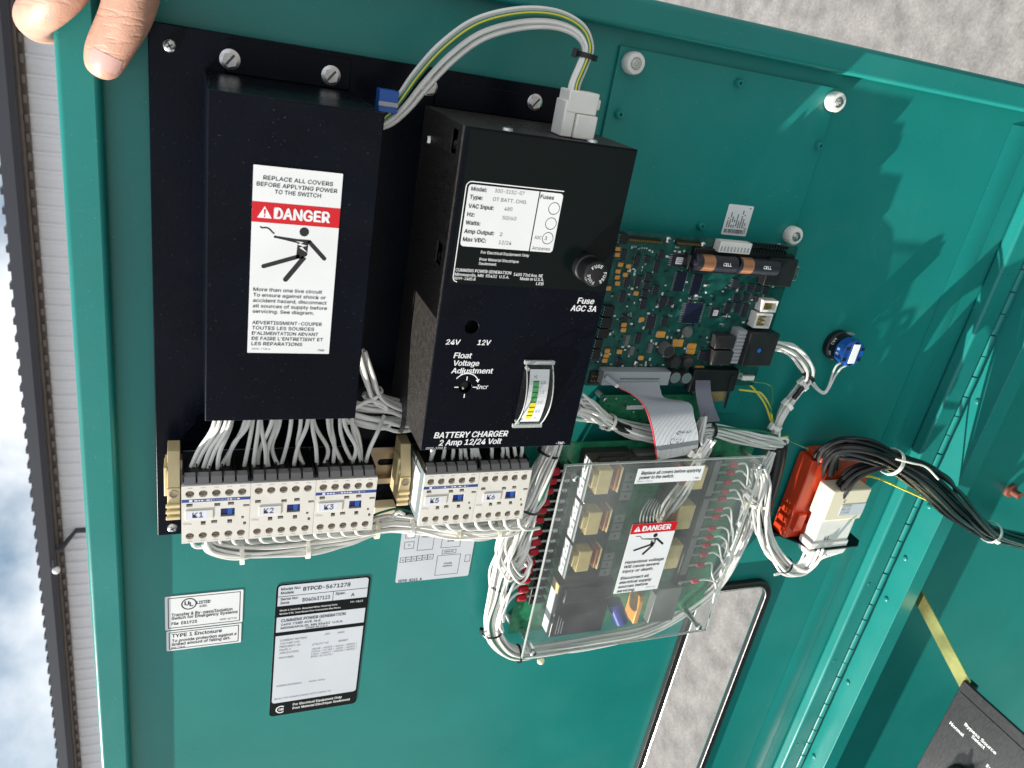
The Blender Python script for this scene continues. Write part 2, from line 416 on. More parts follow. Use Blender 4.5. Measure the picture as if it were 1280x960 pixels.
def screw(parent, c, r, m='steel', kind='phillips', name='screw', zt=.0022):
    c = Vector(c); mb = MB()
    if kind == 'hex':
        mb.lathe(c, [(r, 0), (r, zt * .25), (r * .96, zt * .3)], m, 20); mb.prism(circ(c.x, c.y, r * .74, 6, .3), c.z + zt * .3, c.z + zt * 1.1, m)
        an = .9; d = Vector((math.cos(an), math.sin(an))); n = Vector((-d.y, d.x)) * r * .11; e = d * r * .62; z = c.z + zt * 1.1 + .00008
        mb.add([(c.x + e.x + n.x, c.y + e.y + n.y, z), (c.x - e.x + n.x, c.y - e.y + n.y, z), (c.x - e.x - n.x, c.y - e.y - n.y, z), (c.x + e.x - n.x, c.y + e.y - n.y, z)], [(0, 1, 2, 3)], 'steel_dark')
    else:
        mb.lathe(c, [(r, 0), (r * .97, zt * .35), (r * .8, zt * .75), (r * .5, zt), (r * .02, zt * 1.05)], m, 18)
        z = c.z + zt * 1.12
        for an in (.5, .5 + math.pi / 2):
            d = Vector((math.cos(an), math.sin(an))); n = Vector((-d.y, d.x)) * r * .12; e = d * r * .5
            mb.add([(c.x + e.x + n.x, c.y + e.y + n.y, z), (c.x - e.x + n.x, c.y - e.y + n.y, z), (c.x - e.x - n.x, c.y - e.y - n.y, z), (c.x + e.x - n.x, c.y + e.y - n.y, z)], [(0, 1, 2, 3)], 'steel_dark')
    return obj(name, mb, parent, smooth=True)

# skin: transverse creases across the fingers on top of the fine grain
t = MATS['skin'].node_tree; b = t.nodes['Principled BSDF']; tcs = t.nodes.new('ShaderNodeTexCoord'); mps = t.nodes.new('ShaderNodeMapping'); mps.inputs['Scale'].default_value = (55, 300, 55); mps.inputs['Rotation'].default_value = (0, 0, .45)
ns = t.nodes.new('ShaderNodeTexNoise'); ns.inputs['Scale'].default_value = 1.; ns.inputs['Detail'].default_value = 4; ns.inputs['Distortion'].default_value = .5
t.links.new(tcs.outputs['Object'], mps.inputs[0]); t.links.new(mps.outputs[0], ns.inputs['Vector'])
rs_ = t.nodes.new('ShaderNodeValToRGB'); rs_.color_ramp.elements[0].position = .30; rs_.color_ramp.elements[1].position = .46; t.links.new(ns.outputs['Fac'], rs_.inputs[0])
bs = t.nodes.new('ShaderNodeBump'); bs.inputs['Strength'].default_value = .35; bs.inputs['Distance'].default_value = .0007; t.links.new(rs_.outputs[0], bs.inputs['Height'])
old = b.inputs['Normal'].links[0].from_socket; t.links.new(old, bs.inputs['Normal']); t.links.new(bs.outputs[0], b.inputs['Normal'])

# paint: sheet steel is never quite flat, so its gloss waves a little
t = MATS['teal'].node_tree; b = t.nodes['Principled BSDF']; tcs = t.nodes.new('ShaderNodeTexCoord')
ns = t.nodes.new('ShaderNodeTexNoise'); ns.inputs['Scale'].default_value = 6.; ns.inputs['Detail'].default_value = 1.5; t.links.new(tcs.outputs['Object'], ns.inputs['Vector'])
bs = t.nodes.new('ShaderNodeBump'); bs.inputs['Strength'].default_value = .30; bs.inputs['Distance'].default_value = .010; t.links.new(ns.outputs['Fac'], bs.inputs['Height'])
old = b.inputs['Normal'].links[0].from_socket; t.links.new(old, bs.inputs['Normal']); t.links.new(bs.outputs[0], b.inputs['Normal'])
# ================================================================== setting
def world_obj(name, mb, parent=None, kind=None, label=None, cat=None, bev=0, group=None):
    me = bpy.data.meshes.new(name); me.from_pydata(mb.v, [], mb.f)
    for m in mb.mats: me.materials.append(MATS[m])
    for p, i in zip(me.polygons, mb.m): p.material_index = i
    ob = bpy.data.objects.new(name, me); COL.objects.link(ob); ob.parent = parent
    if kind: ob['kind'] = kind
    if label: ob['label'] = label; ob['category'] = cat
    if group: ob['group'] = group
    return ob
g = MB(); g.add([(-300, -300, 0), (300, -300, 0), (300, 300, 0), (-300, 300, 0)], [(0, 1, 2, 3)], 'concrete')
world_obj('ground', g, kind='structure')
# concrete: mottled, coarse aggregate and patches
cm = MATS['concrete']; t = cm.node_tree; b = t.nodes['Principled BSDF']
tcn = t.nodes.new('ShaderNodeTexCoord'); n1 = t.nodes.new('ShaderNodeTexNoise'); n1.inputs['Scale'].default_value = 13; n1.inputs['Detail'].default_value = 8; n1.inputs['Roughness'].default_value = .65
n2 = t.nodes.new('ShaderNodeTexNoise'); n2.inputs['Scale'].default_value = 130; n2.inputs['Detail'].default_value = 6; n2.inputs['Roughness'].default_value = .7
for n in (n1, n2): t.links.new(tcn.outputs['Object'], n.inputs['Vector'])
ra = t.nodes.new('ShaderNodeValToRGB'); ra.color_ramp.elements[0].position = .36; ra.color_ramp.elements[0].color = (.14, .135, .13, 1)
ra.color_ramp.elements[1].position = .66; ra.color_ramp.elements[1].color = (.245, .236, .228, 1)
rb = t.nodes.new('ShaderNodeValToRGB'); rb.color_ramp.elements[0].position = .30; rb.color_ramp.elements[0].color = (.72, .70, .69, 1)
rb.color_ramp.elements[1].position = .62; rb.color_ramp.elements[1].color = (1.1, 1.1, 1.1, 1)
mm = t.nodes.new('ShaderNodeMixRGB'); mm.blend_type = 'MULTIPLY'; mm.inputs[0].default_value = 1
t.links.new(n1.outputs['Fac'], ra.inputs[0]); t.links.new(n2.outputs['Fac'], rb.inputs[0]); t.links.new(ra.outputs[0], mm.inputs[1]); t.links.new(rb.outputs[0], mm.inputs[2])
t.links.new(mm.outputs[0], b.inputs['Base Color'])

mat('tick', (.20, .175, .155), .6)
# ---- metal shed behind the door
YW = 13.35; ZE = HGT + 2.6; ZS = HGT + 2.27
shed = bpy.data.objects.new('metal_building', None); COL.objects.link(shed); shed.location = (0, YW, 0)
shed['label'] = 'long light grey metal building with ribbed wall panels and a dark roof edge'; shed['category'] = 'building'
def sh(name, mb):
    mb.v = [v - Vector((0, YW, 0)) for v in mb.v]; return world_obj(name, mb, shed)
sh('wall', MB().box(-45, YW + .12, 0, 12, YW + 8, ZS, 'siding'))
pan = None; pw = .28
for i in range(-110, 20):
    x = i * pw
    if pan is None:
        m = MB(); pr = [(0, .11), (0, .045), (.022, .004), (.05, .004), (.075, .045), (.15, .05), (.16, .042), (.175, .042), (.185, .05), (.2, .045), (.279, .045), (.279, .11)]
        V = [(a, b_2, z) for z in (.02, ZS - .02) for a, b_2 in pr]; n = len(pr)
        m.add(V, [(k, k + 1, n + k + 1, n + k) for k in range(n - 1)], 'siding'); pan = world_obj('siding_panel', m, shed); pan.location = (x, 0, 0)
    else:
        c = pan.copy(); COL.objects.link(c); c.location = (x, 0, 0)
sh('soffit', MB().box(-45, YW - .32, ZS, 12, YW + .2, ZS + .03, 'soffit'))
fx = MB().box(-45, YW - .10, ZS - .06, 12, YW + .02, ZS - .003, 'soffit'); sh('eave_band', fx)
tk = None
for i in range(-110, 20):
    if tk is None: tk = world_obj('eave_tick', MB().box(-.07, -.135, ZS - .055, .05, -.102, ZS - .012, 'tick'), shed); tk.location = (i * pw, 0, 0)  # lighter blocks spaced evenly along the brown band below the soffit
    else: c = tk.copy(); COL.objects.link(c); c.location = (i * pw, 0, 0)
gm = MB(); pr = [(-.32, .03), (-.42, .03), (-.46, .12), (-.46, .29), (-.44, .29), (-.44, .13), (-.34, .05)]
n = len(pr); gm.add([(x, YW + a, ZS + z) for x in (-45, 12) for a, z in pr], [(k, (k + 1) % n, n + (k + 1) % n, n + k) for k in range(n)], 'gutter')
gm.box(-45, YW - .34, ZS + .031, 12, YW - .31, ZS + .30, 'gutter'); sh('gutter', gm)
sh('roof', MB().add([(-45, YW - .40, ZE - .03), (12, YW - .40, ZE - .03), (12, YW + 4, ZE + .5), (-45, YW + 4, ZE + .5)], [(0, 1, 2, 3)], 'gutter'))
rr_ = None
for i in range(-110, 20):
    if rr_ is None: rr_ = world_obj('roof_rib', MB().box(-.05, -.44, ZE - .045, .05, 3, ZE + .002, 'gutter'), shed); rr_.location = (i * .30, 0, 0)
    else: c = rr_.copy(); COL.objects.link(c); c.location = (i * .30, 0, 0)
dm = MB(); dm.tube([Vector((-10.0, YW - .36, ZS + .06)), Vector((-10.0, YW - .34, ZS - .05)), Vector((-9.82, YW - .02, ZS - .28)), Vector((-9.82, YW - .02, .2))], .05, 'gutter', 8); sh('downspout', dm)
lm = MB(); lm.sph((-10.35, YW - .5, ZS + .02), .07, 'label_white'); lm.cyl((-10.35, YW - .5, ZS + .05), (-10.15, YW - .42, ZS + .06), .03, 'gutter'); sh('flood_lamp', lm)

# ================================================================== door
Y0, Y1 = -1.95, .0445           # door extent along the hinge
XL, XR = -.071, .816
cab = thing('electrical_cabinet', 'teal painted steel cabinet lying on its back with its door held upright', 'cabinet', (1.53, -.6, .4))
a = P(847, 797); b = P(952, 740); wx0 = .541; wx1 = .643; wy1 = -.532; wy0 = -1.02
hole = rrect(wx0, wy0, wx1, wy1, .022, 7)
door = obj("door", MB().prism([(XL, Y0), (XR, Y0), (XR, Y1), (XL, Y1)], -.002, 0, 'teal', [hole]), cab)
def lip(name, prof, along, a0, a1):     # extruded section; prof in (across, z)
    m = MB(); n = len(prof)
    V = [((p, a_, z) if along == 'y' else (a_, p, z)) for a_ in (a0, a1) for p, z in prof]
    F = [(k, (k + 1) % n, n + (k + 1) % n, n + k) for k in range(n)] + [tuple(range(n))[::-1], tuple(range(n, 2 * n))]
    m.add(V, F, 'teal'); o = obj(name, m, door, bev=.0035, segs=4)
    return o
lh = .0165
lip('top_flange', [(XL - .001, -.004), (XL - .001, .0125), (-.0485, .0125), (-.0485, .0004)], 'y', Y0, Y1 - .001)
lip('side_flange', [(Y1 + .0005, -.004), (Y1 + .0005, lh - .0006), (.0225, lh - .0006), (.0225, .0004)], 'x', -.049, .784)
lip('hinge_flange', [(XR - .0285, .0004), (XR - .0285, .016), (XR, .016), (XR, -.004)], 'y', Y0, Y1 - .0012)
lip('side_flange', [(Y0 - .0005, -.004), (Y0 - .0005, lh - .0006), (Y0 + .022, lh - .0006), (Y0 + .022, .0004)], 'x', -.049, .784)
# shallow stiffening rib along the hinge side
m = MB(); V = []; F = []
for y in (Y0 + .03, .01):
    for k in range(9): tt = k / 8; V.append((.735 + .03 * tt, y, .0003 + .0011 * math.sin(math.pi * tt)))
F = [(k, k + 1, 9 + k + 1, 9 + k) for k in range(8)]; obj('stiffening_rib', m.add(V, F, 'teal'), door, smooth=True)
# hinge knuckles
kn = None; kp = .0252
for i in range(90):
    y = Y1 - .02 - i * kp
    if y - kp < Y0: break
    if kn is None: kn = obj('hinge_knuckle', MB().cyl((.8205, y - kp + .0012, .0135), (.8205, y, .0135), .0042, 'teal', seg=12), door, bev=.0004, smooth=True); y00 = y
    else: c = kn.copy(); COL.objects.link(c); c.parent = door; c.location = Vector((0, y - y00 + rnd.uniform(-.0004, .0004), (.0003 if i % 2 else 0)))
obj('hinge_pin', MB().cyl((.8205, Y0 + .01, .0135), (.8205, Y1 - .012, .0135), .0024, 'steel_dark', seg=8), door, smooth=True)
for px, py in ((1067, 733), (1026, 830), (980, 935), (1122, 598), (1243, 341)):
    p = P(px, py, .017); obj('rivet', MB().sph((.7965, p.y, .0155), .0030, 'teal', sc=(1, 1, .35)), door, smooth=True)
# window gasket and pane
def ring(x0, y0, x1, y1, w, z0, z1, m, r):
    return MB().prism(rrect(x0 - w, y0 - w, x1 + w, y1 + w, r + w, 7), z0, z1, m, [rrect(x0, y0, x1, y1, r, 7)])
obj('window_gasket', ring(wx0 + .002, wy0 + .002, wx1 - .002, wy1 - .002, .0085, .0004, .0065, 'rubber', .020), door, bev=.002, segs=3, label='black rubber gasket round the long display window')
pts = [Vector((x, y, .0068)) for x, y in rrect(wx0 + .0015, wy0 + .0015, wx1 - .0015, wy1 - .0015, .02, 7)]
obj('locking_strip', MB().tube(pts, .0008, 'steel', 6, closed=True), door, smooth=True)
# cover plate with roller bumpers and studs
pr_ = Rq([(775, 57), (1046, 110), (1008, 243), (750, 175)], .0015)
px0, py1, px1 = pr_[0], pr_[3], pr_[2]; py0 = -.30
obj('cover_plate', MB().box(px0, py0, .0004, px1, py1, .0034, 'teal'), door, bev=.0004)
for px, py in ((787, 78), (1038, 126), (986, 292)):
    p = P(px, py, .002); e = MB().lathe((p.x, p.y, .0034), [(.0078, 0), (.0082, .0015), (.0082, .0075), (.0072, .009), (.0045, .0092), (.0045, .0085)], 'nylon', 22)
    bmp = obj('bumper', e, door, smooth=True)
    e = MB().lathe((p.x, p.y, .0114), [(.0042, 0), (.0042, .0012), (.0040, .0015)], 'steel', 18); e.prism(circ(p.x, p.y, .0030, 6), .0129, .0150, 'steel'); e.cyl((p.x, p.y, .0150), (p.x, p.y, .0160), .0015, 'steel', seg=8)
    obj('nut', e, door, smooth=True)
for px, py in ((920, 103), (771, 142), (1020, 181), (873, 281)):
    p = P(px, py, .002)
    e = MB().lathe((p.x, p.y, .0034), [(.0032, 0), (.0032, .0045), (.0026, .0052), (.0014, .0052), (.0014, .003)], 'teal', 14); obj('stud', e, door, smooth=True)

# ================================================================== enclosure below the hinge
fu = .830
enc = cab
wy = -.004; EB = 1.53
obj('side_wall', MB().box(fu + .003, Y0, wy - .002, EB, Y1, wy, 'teal'), enc)
obj('back_wall', MB().box(EB - .002, Y0 + .002, wy + .002, EB - .0001, Y1 - .002, .93, 'teal'), enc)
obj('far_wall', MB().box(fu, Y0, .93, EB, Y1, .932, 'teal'), enc)
obj('end_wall', MB().box(fu + .004, Y0 - .002, wy, EB, Y0 - .0001, .93, 'teal'), enc)
obj('end_wall', MB().box(fu + .004, Y1 + .0001, wy, EB, Y1 + .002, .93, 'teal'), enc)
m = MB(); pr = [(fu + .0025, wy), (fu, wy + .0), (fu, .0445), (fu + .026, .0445), (fu + .026, .0425), (fu + .0025, .0425)]
n = len(pr); m.add([(x, y, z) for y in (Y0, Y1) for x, z in pr], [(k, (k + 1) % n, n + (k + 1) % n, n + k) for k in range(n)] + [tuple(range(n))[::-1], tuple(range(n, 2 * n))], 'teal')
obj('rolled_flange', m, enc, bev=.0045, segs=5)
for px, py in ((1216, 501), (1158, 632), (1127, 697), (1104, 748), (1056, 852), (1011, 945)):
    p = P(px, py, .022); obj('rivet', MB().sph((fu - .0006, p.y, .024), .0034, 'teal', sc=(.45, 1, 1)), enc, smooth=True)
p = P(1262, 612, wy)
e = MB().cyl((p.x, p.y, wy), (p.x, p.y, wy + .016), .005, 'rust', seg=12); e.lathe((p.x, p.y, wy), [(.010, 0), (.010, .004), (.006, .005)], 'rust', 14); obj('bolt', e, enc, smooth=True)
# low crossbar resting inside the cabinet
# bypass selector box and its plated strap
su = fu + .046
sp = P(1125, 762, .0435); sy = sp.y
# selector box: its face looks up out of the cabinet
def QX(px, py, x):       # point on plane x = const seen at a pixel
    r = Vector((px - 640, py - 480, FOC)); d = Vector((r.dot(UX), -r.dot(VD), r.dot(WN))); k = x / d.x
    return Vector((x, d.y * k, DIST + d.z * k))
bu = su - .004
c0 = QX(1204, 850, bu); c1 = QX(1280, 931, bu); c2 = QX(1143, 960, bu)
bz0 = c0.z; by1 = c0.y
strap = MB(); kk = (by1 - .008 - sy) / (bz0 - .0435); ya = sy + .008 + kk * (wy - .0435); yb = ya - .020
strap.hexa([(su + .0022, yb, wy), (su + .0022, ya, wy), (su + .0022, by1 + .002, bz0 + .006), (su + .0022, by1 - .019, bz0 + .006)][::-1],
           [(su, yb, wy), (su, ya, wy), (su, by1 + .002, bz0 + .006), (su, by1 - .019, bz0 + .006)][::-1], 'chromate')
one('mounting_strap', 'yellow chromate plated flat steel strap running from the cabinet flange to the black selector box', 'strap', (su, sy, wy), strap, bev=.0004)
bz0 = c0.z; by1 = c0.y
sel = thing('bypass_selector', 'black brushed metal bypass selector box with white lettering on its upper face', 'switch box', (bu + .014, by1 - .1, bz0 + .1))
case = MB().box(bu, by1 - .22, bz0, bu + .004, by1, bz0 + .30, 'brushed'); case.box(bu + .0039, by1 - .22, bz0 + .0005, bu + .014, by1 - .0004, bz0 + .012, 'black_plastic')
obj('case', case, sel, bev=.001, segs=3)
obj('name_plate', MB().box(bu - .0007, by1 - .215, bz0 + .004, bu + .0004, by1 - .0155, bz0 + .296, 'brushed'), sel)
fr = lambda q: Vector((bu - .00074 - q.z, q.y, q.x))
lt = MB()
def seltext(s, pa, pb, cap):
    A = QX(*pa, bu - .0011); B = QX(*pb, bu - .0011)
    text(lt, s, A.z, (A.y + B.y) / 2, 0, cap, 'print_white', width=B.z - A.z, bold=.02, frame=fr)
seltext('Bypass Source', (1206, 905), (1243, 945), .0042)
seltext('Select', (1214.5, 921), (1229, 937.5), .0042)
seltext('Normal', (1187, 904), (1203, 922), .0042)
A = QX(1233, 958, bu)
text(lt, 'Emergency', A.z, A.y, 0, .0042, 'print_white', bold=.02, frame=fr)
obj('lettering', lt, sel)
kc = QX(1207, 968, bu)
kb = MB().lathe((bu - .0008, kc.y - .012, kc.z), [(.019, 0), (.019, -.004), (.014, -.006), (.013, -.018), (.006, -.019)], 'black_plastic', 26, ax='x')
obj('selector_knob', kb, sel, smooth=True)
kb = MB().hexa([(bu - .006, kc.y - .03, kc.z - .004), (bu - .006, kc.y + .014, kc.z - .002), (bu - .006, kc.y + .014, kc.z + .002), (bu - .006, kc.y - .03, kc.z + .004)],
               [(bu - .022, kc.y - .03, kc.z - .003), (bu - .022, kc.y + .010, kc.z - .0015), (bu - .022, kc.y + .010, kc.z + .0015), (bu - .022, kc.y - .03, kc.z + .003)], 'black_plastic')
obj('knob_grip', kb, sel, bev=.001)

# ================================================================== hand on the door's edge
hand = thing('hand', 'bare hand gripping the corner of the teal door, thumb nail showing', 'hand', (-.06, -.02, .02))
def skin(name, chains, m, parent, root=0):
    o3 = origin_of(parent); V = []; E = []; Rr = []
    for pts, rad, link in chains:
        for i, (p, r) in enumerate(zip(pts, rad)):
            V.append(Vector(p) - o3); Rr.append(r)
            if i: E.append((len(V) - 2, len(V) - 1))
            elif link is not None: E.append((link, len(V) - 1))
    me = bpy.data.meshes.new(name); me.from_pydata(V, E, []); ob = bpy.data.objects.new(name, me); COL.objects.link(ob); ob.parent = parent
    sk = ob.modifiers.new('skin', 'SKIN'); sk.use_smooth_shade = True; sk.branch_smoothing = .6
    if not me.skin_vertices: me.skin_vertices.new()
    for i, r in enumerate(Rr): me.skin_vertices[0].data[i].radius = r if isinstance(r, tuple) else (r, r)
    me.skin_vertices[0].data[root].use_root = True
    su_ = ob.modifiers.new('sub', 'SUBSURF'); su_.levels = 2; su_.render_levels = 3
    me.materials.append(MATS[m]); return ob
H = lambda px, py, h: P(px, py, h)
wr = Vector((-.068, .165, .012))
chains = [
    ([wr, Vector((-.064, .125, .010)), Vector((-.061, .090, .004))], [(.030, .022), (.036, .021), (.037, .019)], None),               # wrist, palm 0 1 2
    ([Vector((-.036, .103, .026)), Vector((-.0225, .046, .041)), H(166, 8, .040), H(143, 48, .036), H(132, 70, .0325), H(127, 86, .0305), H(126, 90, .029)],
     [.020, .0175, .0150, .0132, .0126, .0100, .0070], 1),                                                                                   # thumb
    ([Vector((-.070, .075, .020)), H(98, -30, .034), H(62, 6, .033), H(40, 20, .016), H(48, 34, -.010), H(84, 40, -.019)],
     [.0160, .0140, .0128, .0118, .0100, .0080], 2),                                                                                  # forefinger, wraps behind
    ([Vector((-.074, .078, -.002)), Vector((-.096, .048, .004)), Vector((-.098, .026, -.010)), Vector((-.082, .014, -.020)), Vector((-.056, .011, -.020))],
     [.0145, .0120, .0110, .0098, .0082], 2),
    ([Vector((-.066, .082, -.008)), Vector((-.092, .068, -.006)), Vector((-.094, .050, -.018)), Vector((-.074, .038, -.022)), Vector((-.052, .036, -.021))],
     [.0140, .0115, .0105, .0092, .0078], 2),
    ([Vector((-.056, .090, -.012)), Vector((-.082, .084, -.014)), Vector((-.082, .070, -.024)), Vector((-.066, .062, -.026)), Vector((-.050, .058, -.025))],
     [.0125, .0100, .0090, .0080, .0068], 2)]
hb = skin('palm_and_fingers', chains, 'skin', hand)
# thumb nail lying on the thumb's back
na = H(143, 48, .036); nb = H(129, 84, .031)
ax = (nb - na).normalized(); up = Vector((.10, 0.06, 1)); up = (up - ax * up.dot(ax)).normalized(); sd_ = up.cross(ax).normalized()
V = []; F = []; NU, NV = 8, 7
for j in range(NV + 1):
    tj = j / NV; cen = na.lerp(nb, .40 + .46 * tj); rr = mix(.0121, .0098, tj)
    for i in range(NU + 1):
        an = mix(-.80, .80, i / NU) * (1 - .25 * abs(tj - .55)); V.append(cen + (up * math.cos(an) + sd_ * math.sin(an)) * (rr + .0004) + ax * (-.0016 * math.cos(an * 1.6) if j == 0 else 0))
for j in range(NV):
    for i in range(NU): a_ = j * (NU + 1) + i; F.append((a_, a_ + 1, a_ + NU + 2, a_ + NU + 1))
nl = obj('thumb_nail', MB().add(V, F, 'nail'), hand, smooth=True)
sw = nl.modifiers.new('wrap', 'SHRINKWRAP'); sw.target = hb; sw.offset = .0002; sw.wrap_mode = 'ABOVE_SURFACE'
# ================================================================== stickers on the door
def sticker(name, label, cat, rect, z, m='label_white', r=.001):
    t_ = thing(name, label, cat, ((rect[0] + rect[2]) / 2, rect[1], z))
    obj('sheet', MB().prism(rrect(*rect, r), z, z + .00025, m), t_); return t_, Lab(rect, z + .00029)

# --- rating plate
R = Rq([(346, 731), (464, 720), (445, 879), (336, 897)], .001)
t_, L = sticker('rating_plate', 'tall silver rating plate with black border and typed data, low on the teal door', 'label', R, .0003, 'label_silver', .004)
L.mb.prism(rrect(*R, .004), None, L.z - .00002, 'label_black', [rrect(R[0] + .0018, L.Y(.895), R[2] - .0018, R[3] - .0018, .003)])
L.bar(.02, .155, .98, .235, 'label_black'); L.bar(.02, .345, .98, .372, 'label_black'); L.bar(.02, .086, .98, .090, 'print_black'); L.bar(.60, .090, .606, .155, 'print_black')
L.t('Model No:', .05, .045, .018, 'print_black', .25); L.t('Modele', .05, .072, .018, 'print_black', .18)
L.t('BTPCD-5671278', .28, .062, .026, 'print_black', .78, bold=.02)
L.t('Serial No:', .05, .115, .017, 'print_black', .23); L.t('Serie', .05, .142, .017, 'print_black', .14); L.t('D040637123', .28, .138, .024, 'print_black', .57, bold=.015)
L.t('Spec.', .63, .116, .018, 'print_black', .74); L.t('A', .80, .138, .022)
for i, s in enumerate(('Model & Serial No. Required When Ordering Parts', 'Modele & No. Serie Requis Pour Commander Des Pieces')):
    L.t(s, .05, .192 + .024 * i, .012, 'print_white', .66 + .04 * i)
L.t('99-7423', .80, .186, .013, 'print_white', .94)
L.t('CUMMINS POWER GENERATION', .07, .272, .020, 'print_black', .76, bold=.02)
L.t('1400 73RD AVE. N.E.', .07, .298, .015, 'print_black', .50); L.t('MINNEAPOLIS, MN 55432  U.S.A.', .07, .324, .015, 'print_black', .74); L.t('MADE IN U.S.A.', .34, .341, .011, 'print_black', .58)
y = .415
for s, w in (('CURRENT RATING:', .36), ('VOLTAGE: VAC', .28), ('FREQUENCY: HZ', .29), ('POLES: 3', .19), ('APPLICATION:', .28)): L.t(s, .07, y, .013, 'print_grey', w); y += .024
L.t('FEATURES:', .07, y + .012, .013, 'print_grey', .23)
L.t('600V', .55, .407, .012, 'print_grey', .61); L.t('AMPS', .69, .408, .012, 'print_grey', .77)
L.t('UTILITY TO', .42, .476, .013, 'print_grey', .60); L.t('GENSET', .71, .474, .013, 'print_grey', .82)
for i, s in enumerate(('A028 / A035 / A046 / B002 /', 'C024 / H700 / J001 / K001 /', 'L201 / M017 / M018 / M033 /', 'BTPC-5671278 /')):
    L.t(s, .42, .510 + .020 * i, .012, 'print_grey', .93 if i < 3 else .66)
L.t('WIRING DIAGRAM:', .06, .765, .012, 'print_grey', .34); L.t('0630-2094', .42, .765, .012, 'print_grey', .60)
L.t('BUILT IN COMPLIANCE WITH NFPA 70', .05, .868, .012, 'print_grey', .68)
for i, s in enumerate(('For Electrical Equipment Only', 'Pour Material Electrique Seulement')): L.t(s, .26, .935 + .030 * i, .018, 'print_white', .82 + .10 * i, bold=.02)
cx, cy = L.X(.125), L.Y(.952); an = [math.radians(50 + 26 * k) for k in range(11)]
line2(L.mb, [(cx + .0042 * math.cos(q), cy + .0042 * math.sin(q)) for q in an], .0012, L.z + .00003, 'print_white')
text(L.mb, 'SR', cx - .0020, cy - .0014, L.z + .00003, .003, 'print_white', width=.0048, bold=.03)
obj('lettering', L.mb, t_)

# --- listing labels
R = Rq([(206, 747), (304, 737), (303, 790), (207, 790)], .001); full = Rq([(206, 747), (304, 737), (302.5, 802), (207, 816)], .001)
hh = full[3] - full[1]
Ra = (full[0], full[3] - .61 * hh, full[2], full[3]); Rb = (full[0] + .0008, full[1], full[2] - .0006, full[3] - .63 * hh)
t_, L = sticker('listing_label', 'white listing label with a circled approval mark and four lines of black print', 'label', Ra, .0003, 'label_white')
L.frame(.035, .05, .965, .95, .0007, 'print_black')
cx, cy = L.X(.30), L.Y(.27)
L.mb.prism(circ(cx, cy, .0062, 24), None, L.z, 'print_black', [circ(cx, cy, .0051, 24)])
text(L.mb, 'U', cx - .0034, cy - .0012, L.z, .0042, 'print_black', bold=.03); text(L.mb, 'L', cx + .0006, cy - .0026, L.z, .0042, 'print_black', bold=.03)
L.t('LISTED', .40, .30, .085, 'print_black', .57, bold=.025); L.t('42DL', .43, .40, .06, 'print_black', .53, bold=.02)
L.t('Transfer & By-pass/Isolation', .08, .60, .085, 'print_black', .86, bold=.02); L.t('Switch for Emergency Systems', .08, .70, .085, 'print_black', .93, bold=.02)
L.t('File  E81925', .08, .86, .085, 'print_black', .40, bold=.02); L.t('0098-6877.02', .70, .87, .045, 'print_black', .92)
obj('lettering', L.mb, t_)
t_, L = sticker('enclosure_type_label', 'small white enclosure type label in a black frame, just below the listing label', 'label', Rb, .0003, 'label_white')
L.frame(.03, .07, .965, .93, .0007, 'print_black')
L.t('TYPE 1 Enclosure', .07, .34, .17, 'print_black', .73, bold=.02); L.t('To provide protection against a', .07, .58, .14, 'print_black', .93, bold=.02)
L.t('limited amount of falling dirt.', .07, .76, .14, 'print_black', .85, bold=.02); L.t('0098-7734.01', .06, .90, .075, 'print_black', .24)
obj('lettering', L.mb, t_)

# --- component layout diagram
R = Rq([(505, 640), (600, 640), (586, 717), (495, 732)], .001)
t_, L = sticker('layout_diagram_label', 'pale label with a block diagram of the parts, half hidden by the wires', 'label', R, .0003, 'label_silver', .002)
def QB(pts, s=None, cap=.0016):         # outlined block from pixel corners TL, BR
    r = Rpx(*pts, .001); z = L.z; t2 = .00045
    L.mb.prism([(r[0], r[1]), (r[2], r[1]), (r[2], r[3]), (r[0], r[3])], None, z, 'print_black', [[(r[0] + t2, r[1] + t2), (r[2] - t2, r[1] + t2), (r[2] - t2, r[3] - t2), (r[0] + t2, r[3] - t2)]])
    if s:
        for i, q in enumerate(s.split('|')): text(L.mb, q, (r[0] + r[2]) / 2, (r[1] + r[3]) / 2 - .0008 + (.0016 if '|' in s else 0) - i * .0030, z, cap, 'print_black', align='c', bold=.015)
QB(((508, 664), (519, 672.5)), 'T1'); QB(((506, 678), (517, 686)), 'T2'); QB(((526, 655), (541, 687)), 'CHARGER', .0015)
QB(((554, 666), (575, 683.5)), 'DIGITAL|BOARD'); QB(((554, 650), (577, 665.5))); QB(((553, 688), (570, 691.5)), 'DISPLAY', .0016); QB(((547, 695), (572, 717)), 'POWER|MODULE')
QB(((582, 694), (587, 702)))
for i in range(6): QB(((500.5 + 6.8 * i, 697.6 - .8 * i), (507.3 + 6.8 * i, 703.2 - .8 * i)), 'K%d' % (i + 1), .0013)
tpx(L.mb, '0098-8261. A', (497.5, 729), (527, 724.5), 3.2, L.z, 'print_black', .02)
obj('lettering', L.mb, t_)

